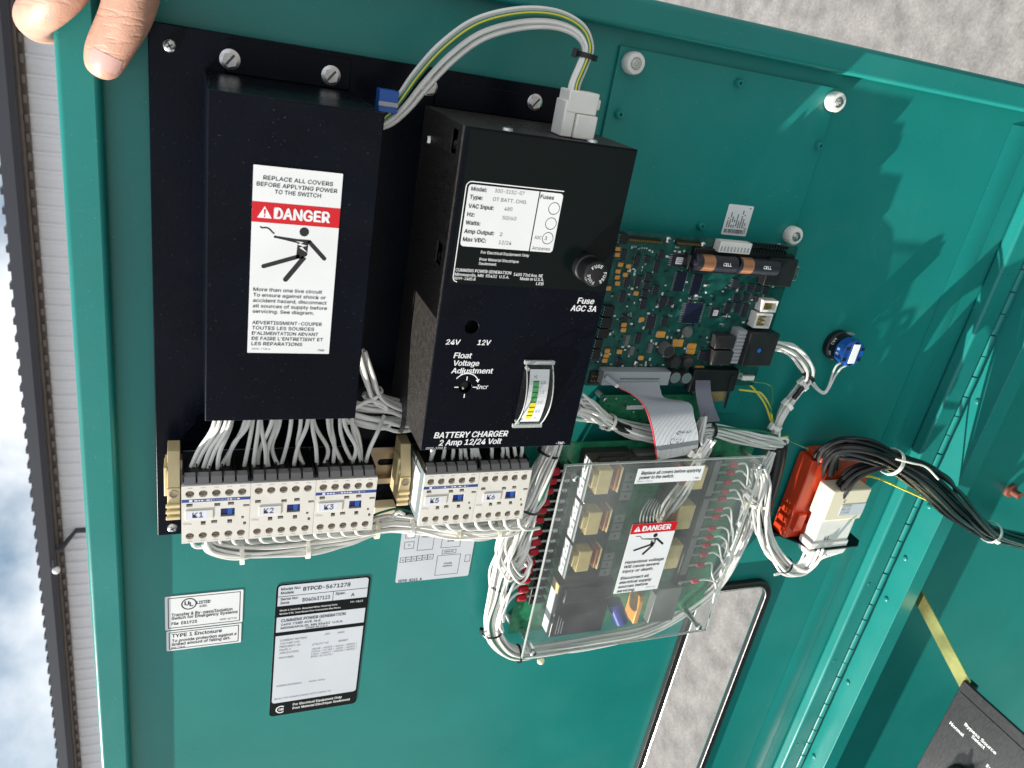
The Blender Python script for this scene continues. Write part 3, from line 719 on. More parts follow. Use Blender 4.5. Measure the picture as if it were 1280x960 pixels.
# --- barcode label on the cover plate
R = Rq([(910, 254.5), (941.5, 257.5), (931, 295), (900.5, 292.5)], .0025)
t_, L = sticker('barcode_label', 'small white label with printed bars and sideways type, above the digital circuit board', 'label', R, .0036, 'label_white')
g7 = random.Random(4)
for i in range(9):
    x = .10 + .088 * i; ln = g7.uniform(.25, .62)
    for k in range(int(ln / .045)): L.bar(x, .74 - k * .045 - .032, x + .05, .74 - k * .045, 'print_black') if g7.random() < .85 else None
x = .08
while x < .84: w = g7.choice((.012, .02, .03)); L.bar(x, .80, x + w, .93, 'print_black'); x += w + g7.choice((.012, .022))
for k in range(5): L.bar(.88, .72 + k * .04, .92, .745 + k * .04, 'print_black')
L.bar(.86, .06, .91, .10, 'print_black')
obj('lettering', L.mb, t_)

# ================================================================== black mounting plate
HP = .014
bx0, bx1, bt, bb = -.0225, .276, -.0245, -.394
plate = thing('mounting_plate', 'flat black steel mounting plate on the door, behind the covers and contactors', 'plate', (.12, -.2, 0))
pl = MB().box(bx0, bb, HP - .002, bx1, bt, HP, 'black_gloss')
for x in (bx0, bx1 - .0015): pl.box(x + .00005, bb + .001, .0005, x + .00145, bt - .001, HP - .002, 'black_gloss')
obj('sheet', pl, plate, bev=.0006)
for x in (.0, .13, .25):
    for y in (-.05, -.37): obj('spacer', MB().cyl((x, y, .0003), (x, y, HP - .0021), .006, 'steel', seg=12), plate, smooth=True)
for px, py in ((212, 57), (215.5, 659)): p = P(px, py, HP); screw(plate, (p.x, p.y, HP + .0002), .0040)

# ================================================================== left black cover
HC = .119
cx0, cx1, ct, cb = .0089, .0993, -.0470, -.2366
cov = thing('terminal_cover', 'tall black steel cover box carrying the big white danger label', 'cover', (.054, -.2366, HP))
t1 = .0014
c = MB().box(cx0, cb, HC - t1, cx1, ct, HC, 'black_gloss'); obj('front_panel', c, cov, bev=.0010, segs=3)
obj('side_panel', MB().box(cx0 + .0001, cb, HP + .0002, cx0 + t1, ct - .0001, HC - t1 - .0001, 'black_gloss'), cov, bev=.0004)
obj('side_panel', MB().box(cx1 - t1, cb, HP + .0002, cx1 - .0001, ct - .0001, HC - t1 - .0001, 'black_gloss'), cov, bev=.0004)
obj('end_panel', MB().box(cx0 + t1 + .0001, ct - t1, HP + .0002, cx1 - t1 - .0001, ct - .0001, HC - t1 - .0001, 'black_gloss'), cov, bev=.0003)
obj('mounting_tab', MB().box(cx0 + .012, ct + .0001, HP + .0002, cx1 - .002, ct + .0195, HP + .0017, 'black_gloss'), cov, bev=.0005)
for px, py in ((287.5, 74.5), (414, 94.5)): p = P(px, py, HP + .003); screw(cov, (p.x, p.y, HP + .0018), .0062, kind='hex', zt=.003)
R = Rq([(318, 206), (430, 217), (410, 443), (308, 440)], HC + .0003)
lb = obj('danger_label', MB().prism(rrect(*R, .0004), HC + .0001, HC + .00035, 'label_white'), cov, label='white warning label with a red danger band and a black falling figure')
L = Lab(R, HC + .00038)

def danger_figure(L, X, Y, k, m='print_black', w='label_white'):     # struck figure; X,Y map unit coords (y down)
    def seg(pts, wd): line2(L.mb, [(X(a), Y(b)) for a, b in pts], wd * k, L.z, m)
    def blob(x, y, r): L.mb.prism(circ(X(x), Y(y), r * k, 14), None, L.z + .00001, m)
    blob(.60, .07, .060)
    L.mb.prism([(X(a), Y(b)) for a, b in ((.24, .162), (.52, .19), (.66, .19), (.70, .205), (.66, .25), (.655, .44), (.59, .50), (.515, .50), (.525, .255), (.25, .195))][::-1], None, L.z, m)
    blob(.245, .178, .017)
    seg([(.66, .21), (.875, .475)], .055); blob(.875, .475, .027)
    seg([(.56, .46), (.12, .655)], .056); blob(.12, .655, .028)
    seg([(.62, .47), (.40, .85)], .066); blob(.40, .85, .033)
    seg([(.06, .035), (.08, .055), (.14, .045), (.175, .065), (.215, .115), (.235, .13)], .020)
    for tri in (((.50, .22), (.60, .235), (.565, .262), (.645, .285), (.585, .31), (.66, .40), (.55, .325), (.595, .30), (.52, .275), (.565, .25)),):
        L.mb.prism([(X(a), Y(b)) for a, b in tri], None, L.z + .00003, w)
def danger_band(L, y0, y1, ts):
    L.bar(0, y0, 1, y1, 'print_red')
    h = (y1 - y0) * L.h; cx = L.X(.14); b = L.Y(y1) + h * .22
    L.mb.prism([(cx - h * .34, b), (cx + h * .34, b), (cx, b + h * .58)], None, L.z + .00003, 'print_white')
    L.mb.prism([(cx - h * .028, b + h * .18), (cx + h * .028, b + h * .18), (cx + h * .045, b + h * .42), (cx - h * .045, b + h * .42)], None, L.z + .00012, 'print_red')
    L.mb.prism(circ(cx, b + h * .09, h * .04, 8), None, L.z + .00012, 'print_red')
    text(L.mb, 'DANGER', L.X(ts[0]), L.Y(y1) + h * .24, L.z + .00004, h * .52, 'print_white', width=(ts[1] - ts[0]) * L.w, bold=.035)
for s, a, b, y in (('REPLACE ALL COVERS', .11, .89, .068), ('BEFORE APPLYING POWER', .04, .945, .101), ('TO THE SWITCH', .24, .76, .133)): L.t(s, a, y, .0195, 'print_black', b, bold=.010)
danger_band(L, .178, .282, (.25, .88))
k = L.w * 1.0
danger_figure(L, lambda f: L.X(.04) + f * .93 * L.w, lambda f: L.Y(.292) - f * .335 * L.h, k * .93)
y = .648
for s, b in (('More than one live circuit', .855), ('To ensure against shock or', .905), ('accident hazard, disconnect', .92), ('all sources of supply before', .93), ('servicing. See diagram.', .775)): L.t(s, .045, y, .0185, 'print_black', b, bold=.012); y += .0305
y = .834
for s, b in (('ADVERTISSMENT-COUPER', .88), ('TOUTES LES SOURCES', .79), ("D'ALIMENTATION ADVANT", .845), ("DE FAIRE L'ENTRETIENT ET", .91), ('LES REPARATIONS', .655)): L.t(s, .045, y, .0185, 'print_black', b, bold=.010); y += .0305
L.t('0098-7735.A', .05, .982, .008, 'print_grey', .27); L.t('-TMI-', .84, .985, .010, 'print_black', .95, bold=.03)
obj('lettering', L.mb, lb)

# ================================================================== battery charger
HB = .1075
gx0, gx1, gt, gb = .1498, .2680, -.0488, -.2690
chg = thing('battery_charger', 'black battery charger with white lettering, gauge and fuse knob, beside the danger cover', 'battery charger', ((gx0 + gx1) / 2, gb, HP))
fp = P(590, 409, HB); fp2 = P(582, 484, HB)
obj('front_panel', MB().prism([(gx0, gb), (gx1, gb), (gx1, gt), (gx0, gt)], HB - .0014, HB, 'black_gloss', [circ(fp.x, fp.y, .0047, 20), circ(fp2.x, fp2.y, .0043, 20)]), chg, bev=.0007, segs=3)
# left side with two rectangular openings
def slot(yc): return rrect(-(HP + .083), yc - .0065, -(HP + .068), yc + .0065, .0005, 1)
def sideplate(x, thick, slots):
    m = MB(); m.prism([(-(HB - .0016), gb), (-(HP + .0004), gb), (-(HP + .0004), gt - .0002), (-(HB - .0016), gt - .0002)], 0, thick, 'black_wrinkle', slots)
    m.v = [Vector((x + thick - v.z, v.y, -v.x)) for v in m.v]; return m
sA = P(556, 176, .092).y; sB = P(539, 318, .092).y
def slotz(zc, yc): return rrect(-(zc + .0065), yc - .0075, -(zc - .0065), yc + .0075, .0005, 1)
obj('side_panel', sideplate(gx0 + .0002, .0013, [slotz(.0885, sA), slotz(.0885, sB)]), chg)
obj('side_panel', sideplate(gx1 - .0015, .0013, []), chg)
# perforated top
holes = []
for i in range(9):
    for j in range(5): holes.append(rrect(gx0 + .030 + i * .0076, -(HP + .022 + j * .0085 + (.004 if i % 2 else 0) + .0030), gx0 + .030 + i * .0076 + .0052, -(HP + .022 + j * .0085 + (.004 if i % 2 else 0)), .0009, 2))
m = MB(); m.prism([(gx0 + .0016, -(HB - .0016)), (gx1 - .0016, -(HB - .0016)), (gx1 - .0016, -(HP + .0004)), (gx0 + .0016, -(HP + .0004))], 0, .0013, 'black_wrinkle', holes)
m.v = [Vector((v.x, gt - .0016 + v.z, -v.y)) for v in m.v]; obj('vented_top', m, chg)
obj('end_panel', MB().box(gx0 + .0016, gb + .0002, HP + .0004, gx1 - .0016, gb + .0015, HB - .0016, 'black_wrinkle'), chg)
obj('mounting_tab', MB().box(gx0 + .006, gt + .0001, HP + .0002, gx1 - .010, gt + .0175, HP + .0017, 'black_gloss'), chg, bev=.0005)
obj('inner_chassis', MB().box(gx0 + .006, gb + .01, HP + .004, gx1 - .006, gt - .008, HB - .012, 'black_plastic'), chg)
for yc in (sA, sB):
    q = MB().lathe((gx0 + .0035, yc - .002, .0885), [(.0032, 0), (.0030, -.0022), (.0012, -.0026)], 'steel', 12, ax='x'); obj('screw', q, chg, smooth=True)
for px, py in ((537, 109), (669, 128)): p = P(px, py, HP + .003); screw(chg, (p.x, p.y, HP + .0018), .0058, kind='hex', zt=.003)
for px, py in ((636, 157), (743, 171)):
    p = P(px, py, HB - .006); q = MB().lathe((p.x, gt - .0001, HB - .0075), [(.0038, 0), (.0034, .0016), (.0012, .0022)], 'steel', 14, ax='y'); obj('screw', q, chg, smooth=True)
p = P(500, 150, .05); obj('screw', MB().lathe((gx0 + .0001, gt - .02, .035), [(.0032, 0), (.0028, -.002), (.001, -.0024)], 'steel', 12, ax='x'), chg, smooth=True)
# data sticker
SR = Rq([(583, 222), (806, 250), (774, 366), (562, 354)], HB); SR = (SR[0], SR[1], gx1 - .0004, gt - .001)
st = obj('data_sticker', MB().box(P(564, 340, HB).x - .0005, P(660, 359, HB).y, HB + .00005, gx1 - .0006, gt - .0012, HB + .0002, 'label_black'), chg, label='black data sticker with a white rounded field of type and fuse circles')
Rw = Rq([(586, 228.5), (704.5, 243.5), (689.5, 317), (575.5, 306)], HB); L = Lab(Rw, HB + .00026)
L.mb.prism(rrect(*Rw, .0022), None, HB + .00023, 'label_white')
a = P(704, 241, HB); b = P(585, 226, HB); e = P(565, 352, HB)
ox, oy = Rw[0] - .0016, Rw[3] + .0016; by = P(566, 352, HB).y
arc = [(ox + .0035 - .0035 * math.cos(q), oy - .0035 + .0035 * math.sin(q)) for q in [i * math.pi / 12 for i in range(7)]]
line2(L.mb, [(ox + .003, by), (ox + .0008, by + .0008), (ox, by + .003)] + arc + [(Rw[2], oy)], .0006, HB + .00023, 'print_white')
dv = .735
L.bar(dv, 0, dv + .012, 1, 'print_black')
Z8 = lambda x, y: (560 + x / 8, 220 + y / 8)
def c8(s, x0, y0, x1, y1, cap, m='print_black', bold=.014, h=HB + .00026, shear=0): tpx(L.mb, s, Z8(x0, y0), Z8(x1, y1), cap / 8, h, m, bold, shear)
for s, x0, y0, x1, y1 in (('Model:', 230, 147, 386, 160), ('Type:', 216, 228, 342, 240), ('VAC Input:', 203, 318, 452, 340), ('Hz:', 190, 400, 262, 408), ('Watts:', 175, 483, 318, 497), ('Amp Output:', 160, 568, 455, 595), ('Max VDC:', 147, 650, 375, 668)): c8(s, x0, y0, x1, y1, 40, bold=.022)
for s, x0, y0, x1, y1 in (('300-3152-07', 465, 166, 762, 190), ('OT BATT. CHG.', 446, 248, 788, 282), ('480', 562, 345, 640, 350), ('50/60', 543, 435, 680, 445), ('2', 515, 600, 541, 602), ('12/24', 505, 680, 630, 690)): c8(s, x0, y0, x1, y1, 36, bold=.004)
c8('Fuses', 922, 228, 1056, 236, 38, bold=.022); c8('AGC', 862, 630, 930, 634, 34, bold=.004); c8('3', 962, 640, 988, 641, 34, bold=.004); c8('Amperes', 838, 735, 1015, 748, 34, bold=.004)
for x, y in ((1059, 325), (1027, 476), (995, 622)):
    p = P(*Z8(x, y), HB); L.mb.prism(circ(p.x, p.y, .0040, 26), None, HB + .00027, 'print_black', [circ(p.x, p.y, .0036, 26)])
c8('For Electrical Equipment Only', 328, 772, 808, 812, 28, 'print_white', .016); c8('Pour Material Electrique', 314, 842, 704, 872, 28, 'print_white', .016); c8('Seulement', 306, 886, 480, 898, 28, 'print_white', .016)
for s, a_, b_2, cp_ in (('CUMMINS POWER GENERATION', (569.5, 338), (638.5, 344), 3.8), ('1400 73rd Ave. NE', (642, 344.2), (678, 347.2), 3.8), ('Minneapolis, MN  55432  U.S.A.', (568.5, 343.5), (636, 349), 3.6), ('Made in U.S.A.', (650, 349.5), (679.5, 351.8), 3.6), ('0099-2485.B', (567.5, 349), (594, 350.8), 3.4), ('LEB', (670, 356), (679, 356.6), 3.4)):
    tpx(L.mb, s, a_, b_2, cp_, HB + .00023, 'print_white', .018)
obj('lettering', L.mb, st)
# front lettering
F_ = MB(); z = HB + .00004
def cz(s, p0, p1, cap, bold=.022, sh=.16): tpx(F_, s, p0, p1, cap, z, 'print_white', bold, sh)
cz('24V', (557, 430.5), (574, 430.7), 6.2); cz('12V', (596.5, 431), (612, 431.4), 6.2)
cz('Float', (567, 447.3), (588.5, 447.8), 6.6); cz('Voltage', (566, 456.8), (598, 457.3), 6.4); cz('Adjustment', (564, 466.3), (615, 466.8), 6.4)
cz('Incr', (595.5, 486), (609, 486.2), 5.2, .012)
cz('Fuse', (721.5, 379), (741.5, 380), 7, .024); cz('AGC 3A', (713, 388.5), (744.5, 389.5), 7, .024)
cz('BATTERY CHARGER', (542.5, 547), (633.5, 545.8), 7, .024); cz('2 Amp 12/24 Volt', (548.5, 556.3), (625.5, 555), 6.8, .024)
cz('0099-5708.D', (532, 561.8), (557, 561.3), 2.8, .006); cz('-TMI-', (694.5, 555.3), (705.5, 555.2), 3, .03)
rr = .0105; line2(F_, [(fp2.x + rr * .92 * math.sin(q), fp2.y + rr * math.cos(q)) for q in [math.radians(v) for v in range(-52, 57, 9)]], .0007, z, 'print_white')
q = math.radians(56); ex, ey = fp2.x + rr * .92 * math.sin(q), fp2.y + rr * math.cos(q); F_.prism([(ex - .0014, ey - .0004), (ex + .0004, ey - .0024), (ex + .0014, ey + .0004)], None, z, 'print_white')
for dx, dy in ((0, 1), (0, -1), (1, 0), (-1, 0)): line2(F_, [(fp2.x + dx * .0052, fp2.y + dy * .0052), (fp2.x + dx * .0082, fp2.y + dy * .0082)], .0007, z, 'print_white')
obj('lettering', F_, chg)
obj('trimmer', MB().cyl((fp2.x, fp2.y, HB - .008), (fp2.x, fp2.y, HB - .0035), .0030, 'black_plastic', seg=12).cyl((fp2.x - .001, fp2.y - .002, HB - .0036), (fp2.x - .001, fp2.y - .002, HB - .0020), .0008, 'print_white', seg=8), chg, smooth=True)
# fuse holder
k0 = P(733, 334, HB + .003)
fz = MB().lathe((k0.x, k0.y, HB + .0002), [(.0092, 0), (.0092, .0050), (.0086, .0056), (.0078, .0058), (.0078, .0066), (.0086, .0070), (.0086, .0175), (.0078, .0188), (.0070, .0190)], 'black_plastic', 36)
fh = obj('fuse_holder', fz, chg, smooth=True)
rg = MB()
for i in range(48):
    a_ = 2 * math.pi * i / 48; d = Vector((math.cos(a_), math.sin(a_), 0)); tq = Vector((-d.y, d.x, 0)) * .00028; b0 = Vector((k0.x, k0.y, HB + .0078)) + d * .0085
    A = [b0 - tq, b0 + tq, b0 + tq + d * .0005, b0 - tq + d * .0005]; rg.hexa(A, [v + Vector((0, 0, .0095)) for v in A], 'black_plastic')
obj('knurling', rg, fh)
ft = MB()
for an in (100, 340, 220):
    aw = math.radians(an)
    for j, ch in enumerate('FUSE'):
        al = aw - (j - 1.5) * .38; c_ = Vector((k0.x + .0048 * math.cos(al), k0.y + .0048 * math.sin(al))); ro = al - math.pi / 2
        text(ft, ch, 0, 0, 0, .0021, 'print_white', align='c', bold=.02, frame=lambda q, c_=c_, ro=ro: Vector((c_.x + q.x * math.cos(ro) - q.y * math.sin(ro), c_.y + q.x * math.sin(ro) + q.y * math.cos(ro), HB + .01923 + q.z)))
obj('lettering', ft, fh)
# gauge: clear curved bezel over a bent scale
g0 = Rq([(657, 452), (690.5, 452), (674, 530.5), (641, 530.5)], HB)
yc = (g0[1] + g0[3]) / 2; hy = (g0[3] - g0[1]) / 2
def gz(y, top): t_2 = (y - yc) / hy; return HB + .0012 + top * (1 - t_2 * t_2)
gm_ = MB(); V = []; N = 14; Fq = []
for i in range(N + 1):
    y = mix(g0[3] - .0008, g0[1] + .0008, i / N)
    V += [(g0[0] + .0003, y, HB + .0003), (g0[0] + .0003, y, gz(y, .0105)), (g0[2] - .0003, y, gz(y, .0105)), (g0[2] - .0003, y, HB + .0003)]
for i in range(N):
    for k in range(3): Fq.append((i * 4 + k, i * 4 + k + 1, i * 4 + 5 + k, i * 4 + 4 + k))
Fq += [(0, 3, 2, 1), (4 * N, 4 * N + 1, 4 * N + 2, 4 * N + 3)]
mt = obj('gauge', gm_.add(V, Fq, 'meter_clear'), chg, smooth=True, label='clear curved gauge with a green and yellow scale')
fl = MB()
for x in (g0[0] + .0003, g0[2] - .0003):
    fl.tube([Vector((x, mix(g0[3], g0[1], i / N), gz(mix(g0[3], g0[1], i / N), .0105))) for i in range(N + 1)], .00045, 'acrylic_edge', 6)
for y in (g0[3], g0[1]):
    fl.box(g0[0] - .001, y - .0013, HB + .0002, g0[2] + .001, y + .0013, HB + .0026, 'acrylic_edge')
    fl.cyl((g0[0] + .0012, y + (.004 if y < yc else -.004), HB + .001), (g0[0] + .0012, y + (.004 if y < yc else -.004), gz(y + (.005 if y < yc else -.005), .0105)), .0013, 'acrylic_edge', seg=8)
obj('bezel', fl, mt, smooth=True)
def bend(top, dz=0): return lambda v: Vector((v.x, v.y, gz(v.y, top) + dz))
sc = MB()
def strip(x0, x1, y0, y1, m, dz, n=8):
    V = []; 
    for i in range(n + 1):
        y = mix(y0, y1, i / n); V += [(x0, y, gz(y, .0062) + dz), (x1, y, gz(y, .0062) + dz)]
    sc.add(V, [(2 * i, 2 * i + 1, 2 * i + 3, 2 * i + 2) for i in range(n)], m)
gw = g0[2] - g0[0]; X_ = lambda f: g0[0] + f * gw; Y_ = lambda f: g0[3] - f * (g0[3] - g0[1])
strip(X_(.16), X_(.88), Y_(.92), Y_(.09), 'label_white', 0)
strip(X_(.30), X_(.52), Y_(.565), Y_(.25), 'meter_green', .00015); strip(X_(.30), X_(.52), Y_(.86), Y_(.567), 'meter_yellow', .00015)
for f in (.25, .33, .41, .49, .566, .65, .73, .80): strip(X_(.30), X_(.52), Y_(f + .006), Y_(f - .006), 'print_black', .0003, 1)
for s, fx_, fy_ in (('HI', .32, .205), ('2.0', .58, .285), ('1.5', .58, .43), ('1.0', .58, .585), ('0.5', .58, .75), ('0', .62, .87)):
    text(sc, s, X_(fx_), Y_(fy_), 0, .0020 if s != 'HI' else .0018, 'print_grey', width=None, xs=.9, frame=bend(.0062, .0003))
obj('scale', sc, mt)
# plug on the charger's top
cz0 = P(696, 165, .090); cz1 = P(740, 172, .090)
qx0, qx1 = P(696, 165, .088).x, P(736, 170, .088).x
hs = MB().box(qx0, gt + .0002, .078, qx0 + .008, gt + .022, .094, 'nylon').box(qx0 + .0085, gt + .0002, .076, qx1, gt + .015, .096, 'nylon')
obj('socket', hs, chg, bev=.0008)
# ---- power lead looping over from the cover to that socket
lead = thing('charger_power_lead', 'white and green-yellow power wires arching from the danger cover to the plug above the charger', 'wires', (qx0 + .01, gt + .02, .087))
obj('plug', MB().box(qx0 + .0012, gt + .0152, .0785, qx1 - .001, gt + .0285, .0945, 'nylon').box(qx1 - .0008, gt + .0185, .083, qx1 + .0025, gt + .025, .091, 'nylon'), lead, bev=.0009)
LP_ = [(716, 122, .088), (719, 104, .084), (729, 80, .078), (735, 60, .072), (724, 38, .068), (694, 24, .066), (650, 23, .064), (600, 36, .062), (560, 64, .060), (528, 98, .057), (505, 128, .054), (486, 148, .052), (468, 158, .048)]
OF = [(-8, 4, 0, 'wire_white', .0017), (4, 2, .003, 'wire_green', .0016), (8, -1, -.002, 'wire_white', .0017), (-3, -4, .004, 'wire_white', .0017)]
for dx, dy, dz, m_, r_2 in OF:
    n = len(LP_); pts = []
    for i, (x, y, h) in enumerate(LP_):
        a = LP_[max(i - 1, 0)]; b = LP_[min(i + 1, n - 1)]; d = Vector((b[0] - a[0], b[1] - a[1])).normalized(); k = dx * (.55 + 1.1 * max(0, math.sin(math.pi * (i - 3) / 9)) if i > 3 else .55); pts.append((x - d.y * k, y + d.x * k, h + dz + dy * .0003))
    wire(lead, pts, r_2, m_)
    if m_ == 'wire_green': wire(lead, [(p_[0] + .6, p_[1] - .8, p_[2] + .0014) for p_ in pts], .00055, 'wire_yellow', name='yellow_stripe')
tie(lead, P(733.5, 70, .075), (.1, 1, 0), .0062, 'black_plastic', .0016, ha=2.6)
bl = P(484, 127, .056); obj('blue_splice', MB().box(bl.x - .006, bl.y - .006, .050, bl.x + .006, bl.y + .007, .060, 'blue_plastic').box(bl.x - .0062, bl.y - .0025, .0601, bl.x + .0062, bl.y + .0002, .0608, 'ribbon_grey'), lead, bev=.0008)
# ================================================================== rail, contactors, end clamps
HR = HP + .0076; yk = -.334
rail = thing('din_rail', 'tan plated mounting rail with slots between the contactor groups', 'rail', (.12, yk, HP))
m = MB()
sl = [rrect(x, yk - .0031, x + .016, yk + .0031, .003, 5) for x in [-.005 + .025 * i for i in range(11)]]
m.prism([(-.016, yk - .0125), (.272, yk - .0125), (.272, yk + .0125), (-.016, yk + .0125)], HP + .0004, HP + .0016, 'zinc_tan', sl)
for s_ in (-1, 1):
    m.box(-.016, yk + s_ * .0125, HP + .0017, .272, yk + s_ * .0136, HR - .0011, 'zinc_tan'); m.box(-.016, yk + s_ * .0125, HR - .001, .272, yk + s_ * .0175, HR, 'zinc_tan')
obj('profile', m, rail)
HK = .0755
def contactor(x0, mark, strip, desc, w=.0449):
    t_ = thing('contactor', desc, 'contactor', (x0 + w / 2, yk, HR), 'white contactors clipped along the rail')
    top = yk + .0238; bot = yk - .0238
    q = lambda X, Yz: (x0 + (X - 215) * .0000687, top - (Yz - (400 - (X - 215) * .07)) / 8 * .000655)
    holes = []; sc = []
    for i in range(5):
        for (yy, r) in ((top - .0066, .0029), (bot + .0060, .0028)):
            c_ = (x0 + .0054 + .0085 * i, yy); holes.append(circ(*c_, r, 16)); sc.append(c_)
    def rs(X, Yz, w_, h_): a, b = q(X, Yz); holes.append([(a - w_ / 2, b - h_ / 2), (a + w_ / 2, b - h_ / 2), (a + w_ / 2, b + h_ / 2), (a - w_ / 2, b + h_ / 2)])
    for X, Yz in ((290, 585), (552, 575), (683, 560), (525, 750)): rs(X, Yz, .0040, .0026)
    for X, Yz in ((420, 765), (675, 745)): rs(X, Yz, .0032, .0032)
    rs(833, 578, .0042, .0018); rs(822, 765, .0020, .0025); rs(800, 702, .0018, .0020)
    a, b = q(585, 615); c2, d2 = q(722, 690); holes.append([(a, d2), (c2, d2), (c2, b), (a, b)]); bw = (a, d2, c2, b)
    fr_ = MB().prism([(x0, bot), (x0 + w, bot), (x0 + w, top), (x0, top)], HK - .0030, HK, 'contactor_white', holes); obj('front_cover', fr_, t_)
    bd = MB().box(x0 + .0002, bot + .0003, HR + .012, x0 + w - .0002, top - .0003, HK - .0034, 'contactor_side')
    bd.box(x0 + .0002, bot + .003, HR + .0003, x0 + w - .0002, top - .003, HR + .0119, 'contactor_side'); bd.box(x0 + .0004, bot + .0006, HK - .0033, x0 + w - .0004, top - .0006, HK - .0029, 'black_plastic')
    obj('body', bd, t_, bev=.0005)
    for i in range(5):
        xc = x0 + .0054 + .0085 * i
        tb = MB().hexa([(xc - .0036, top, HK - .010), (xc + .0036, top, HK - .010), (xc + .0036, top, HK - .0016), (xc - .0036, top, HK - .0016)][::-1],
                       [(xc - .0036, top + .0048, HK - .010), (xc + .0036, top + .0048, HK - .010), (xc + .0036, top + .0040, HK - .0050), (xc - .0036, top + .0040, HK - .0050)][::-1], 'contactor_grey')
        obj('terminal_shroud', tb, t_)
    dv_ = MB()
    for i in range(6): xc = x0 + .00115 + .0085 * i; dv_.box(max(x0 + .0001, xc - .0005), top + .0001, HK - .030, min(x0 + w - .0001, xc + .0005), top + .0055, HK - .0060, 'black_plastic')
    dv_.box(x0 + .0004, top - .0002, HR + .012, x0 + w - .0004, top + .0030, HK - .0103, 'black_plastic'); obj('dividers_and_void', dv_, t_)  # black dividers, plus a black box painting the shaded void behind the shrouds
    for (cx, cy) in sc:
        e = MB().lathe((cx, cy, HK - .0027), [(.0024, 0), (.0024, .0004), (.0018, .0006)], 'zinc_tan', 12); e.box(cx - .0018, cy - .0003, HK - .00212, cx + .0018, cy + .0003, HK - .00205, 'steel_dark'); obj('terminal_screw', e, t_, smooth=True)
    a, b = q(250, 640); c2, d2 = q(512, 716)
    if not strip: a += .0035; c2 += .001
    lbp = obj('marker', MB().box(a, d2, HK + .0001, c2, b, HK + .0005, 'contactor_white'), t_, bev=.0002)
    mk = MB(); mk.prism([(a + .0016, d2 + .0005), (c2 - .0036, d2 + .0005), (c2 - .0036, b - .0005), (a + .0016, b - .0005)], None, HK + .00052, 'marker_paper')
    text(mk, mark, (a + c2) / 2 - .0010, d2 + .0017, HK + .00057, .0043, 'print_black', align='c', bold=.006); obj('lettering', mk, lbp)
    bt_ = MB().box(bw[0] + .0003, bw[1] + .0012, HK - .0026, bw[2] - .0003, bw[3] - .0002, HK - .0016, 'blue_deep'); bt_.box(bw[2] - .0048, bw[1] + .0014, HK - .0026, bw[2] - .0018, bw[3] - .0004, HK - .0004, 'blue_plastic'); bt_.box(bw[0] + .0002, bw[1] + .0001, HK - .0026, bw[2] - .0002, bw[1] + .0011, HK - .0008, 'relay_grey')
    obj('indicator', bt_, t_)
    pr_2 = MB(); g_ = random.Random(sum(map(ord, mark)))
    if strip:
        _, y1 = q(215, 532); _, y0 = q(215, 562); e_ = x0 + w * 1.0
        pr_2.prism([(x0 + .0002, y0), (e_, y0), (e_, y1), (x0 + .0002, y1)], None, HK + .00004, 'print_blue')
        pr_2.prism([(x0 + .0049, y0 + .0003), (x0 + .0070, y0 + .0003), (x0 + .0070, y1 - .0003), (x0 + .0049, y1 - .0003)], None, HK + .00008, 'marker_paper')
        xx = x0 + .0082
        while xx < x0 + w * .82: w_ = g_.uniform(.0008, .0022); pr_2.prism([(xx, y0 + .0007), (xx + w_, y0 + .0007), (xx + w_, y1 - .0007), (xx, y1 - .0007)], None, HK + .00008, 'contactor_side' if g_.random() < .4 else 'marker_paper'); xx += w_ + .0006
    for i in range(5):
        for yy in (top - .0020, bot + .0014):
            for k in range(3): xx = x0 + .0040 + .0085 * i + .0011 * k; pr_2.prism([(xx, yy), (xx + .0007, yy), (xx + .0007, yy + .0006), (xx, yy + .0006)], None, HK + .00004, 'print_grey')
    for k in range(5): xx, yy = q(232 + 16 * k, 772); pr_2.prism([(xx, yy), (xx + .0008, yy), (xx + .0008, yy + .0004), (xx, yy + .0004)], None, HK + .00004, 'print_grey'); pr_2.prism([(xx, yy - .0009), (xx + .0009, yy - .0009), (xx + .0009, yy - .0005), (xx, yy - .0005)], None, HK + .00004, 'print_grey')
    obj('printing', pr_2, t_)
    return t_
mat('marker_paper', (.66, .68, .76), .5)
kx = -.0047
contactor(kx, 'K1', True, 'white contactor marked K1 at the end of the rail, blue strip across')
contactor(kx + .0451, 'K2', False, 'white contactor marked K2 between K1 and K3, no blue strip')
contactor(kx + .0902, 'K3', True, 'white contactor marked K3 with a pale blue strip, beside bare rail')
k5 = contactor(.1672, 'K5', True, 'white contactor marked K5 under the battery charger, side label showing')
contactor(.1672 + .0451, 'K6', False, 'white contactor marked K6 beside K5, next to the wire bundle')
obj('side_label', MB().box(.1672 - .0004, yk - .018, HR + .016, .1672 + .0001, yk + .018, HK - .012, 'label_white'), k5)
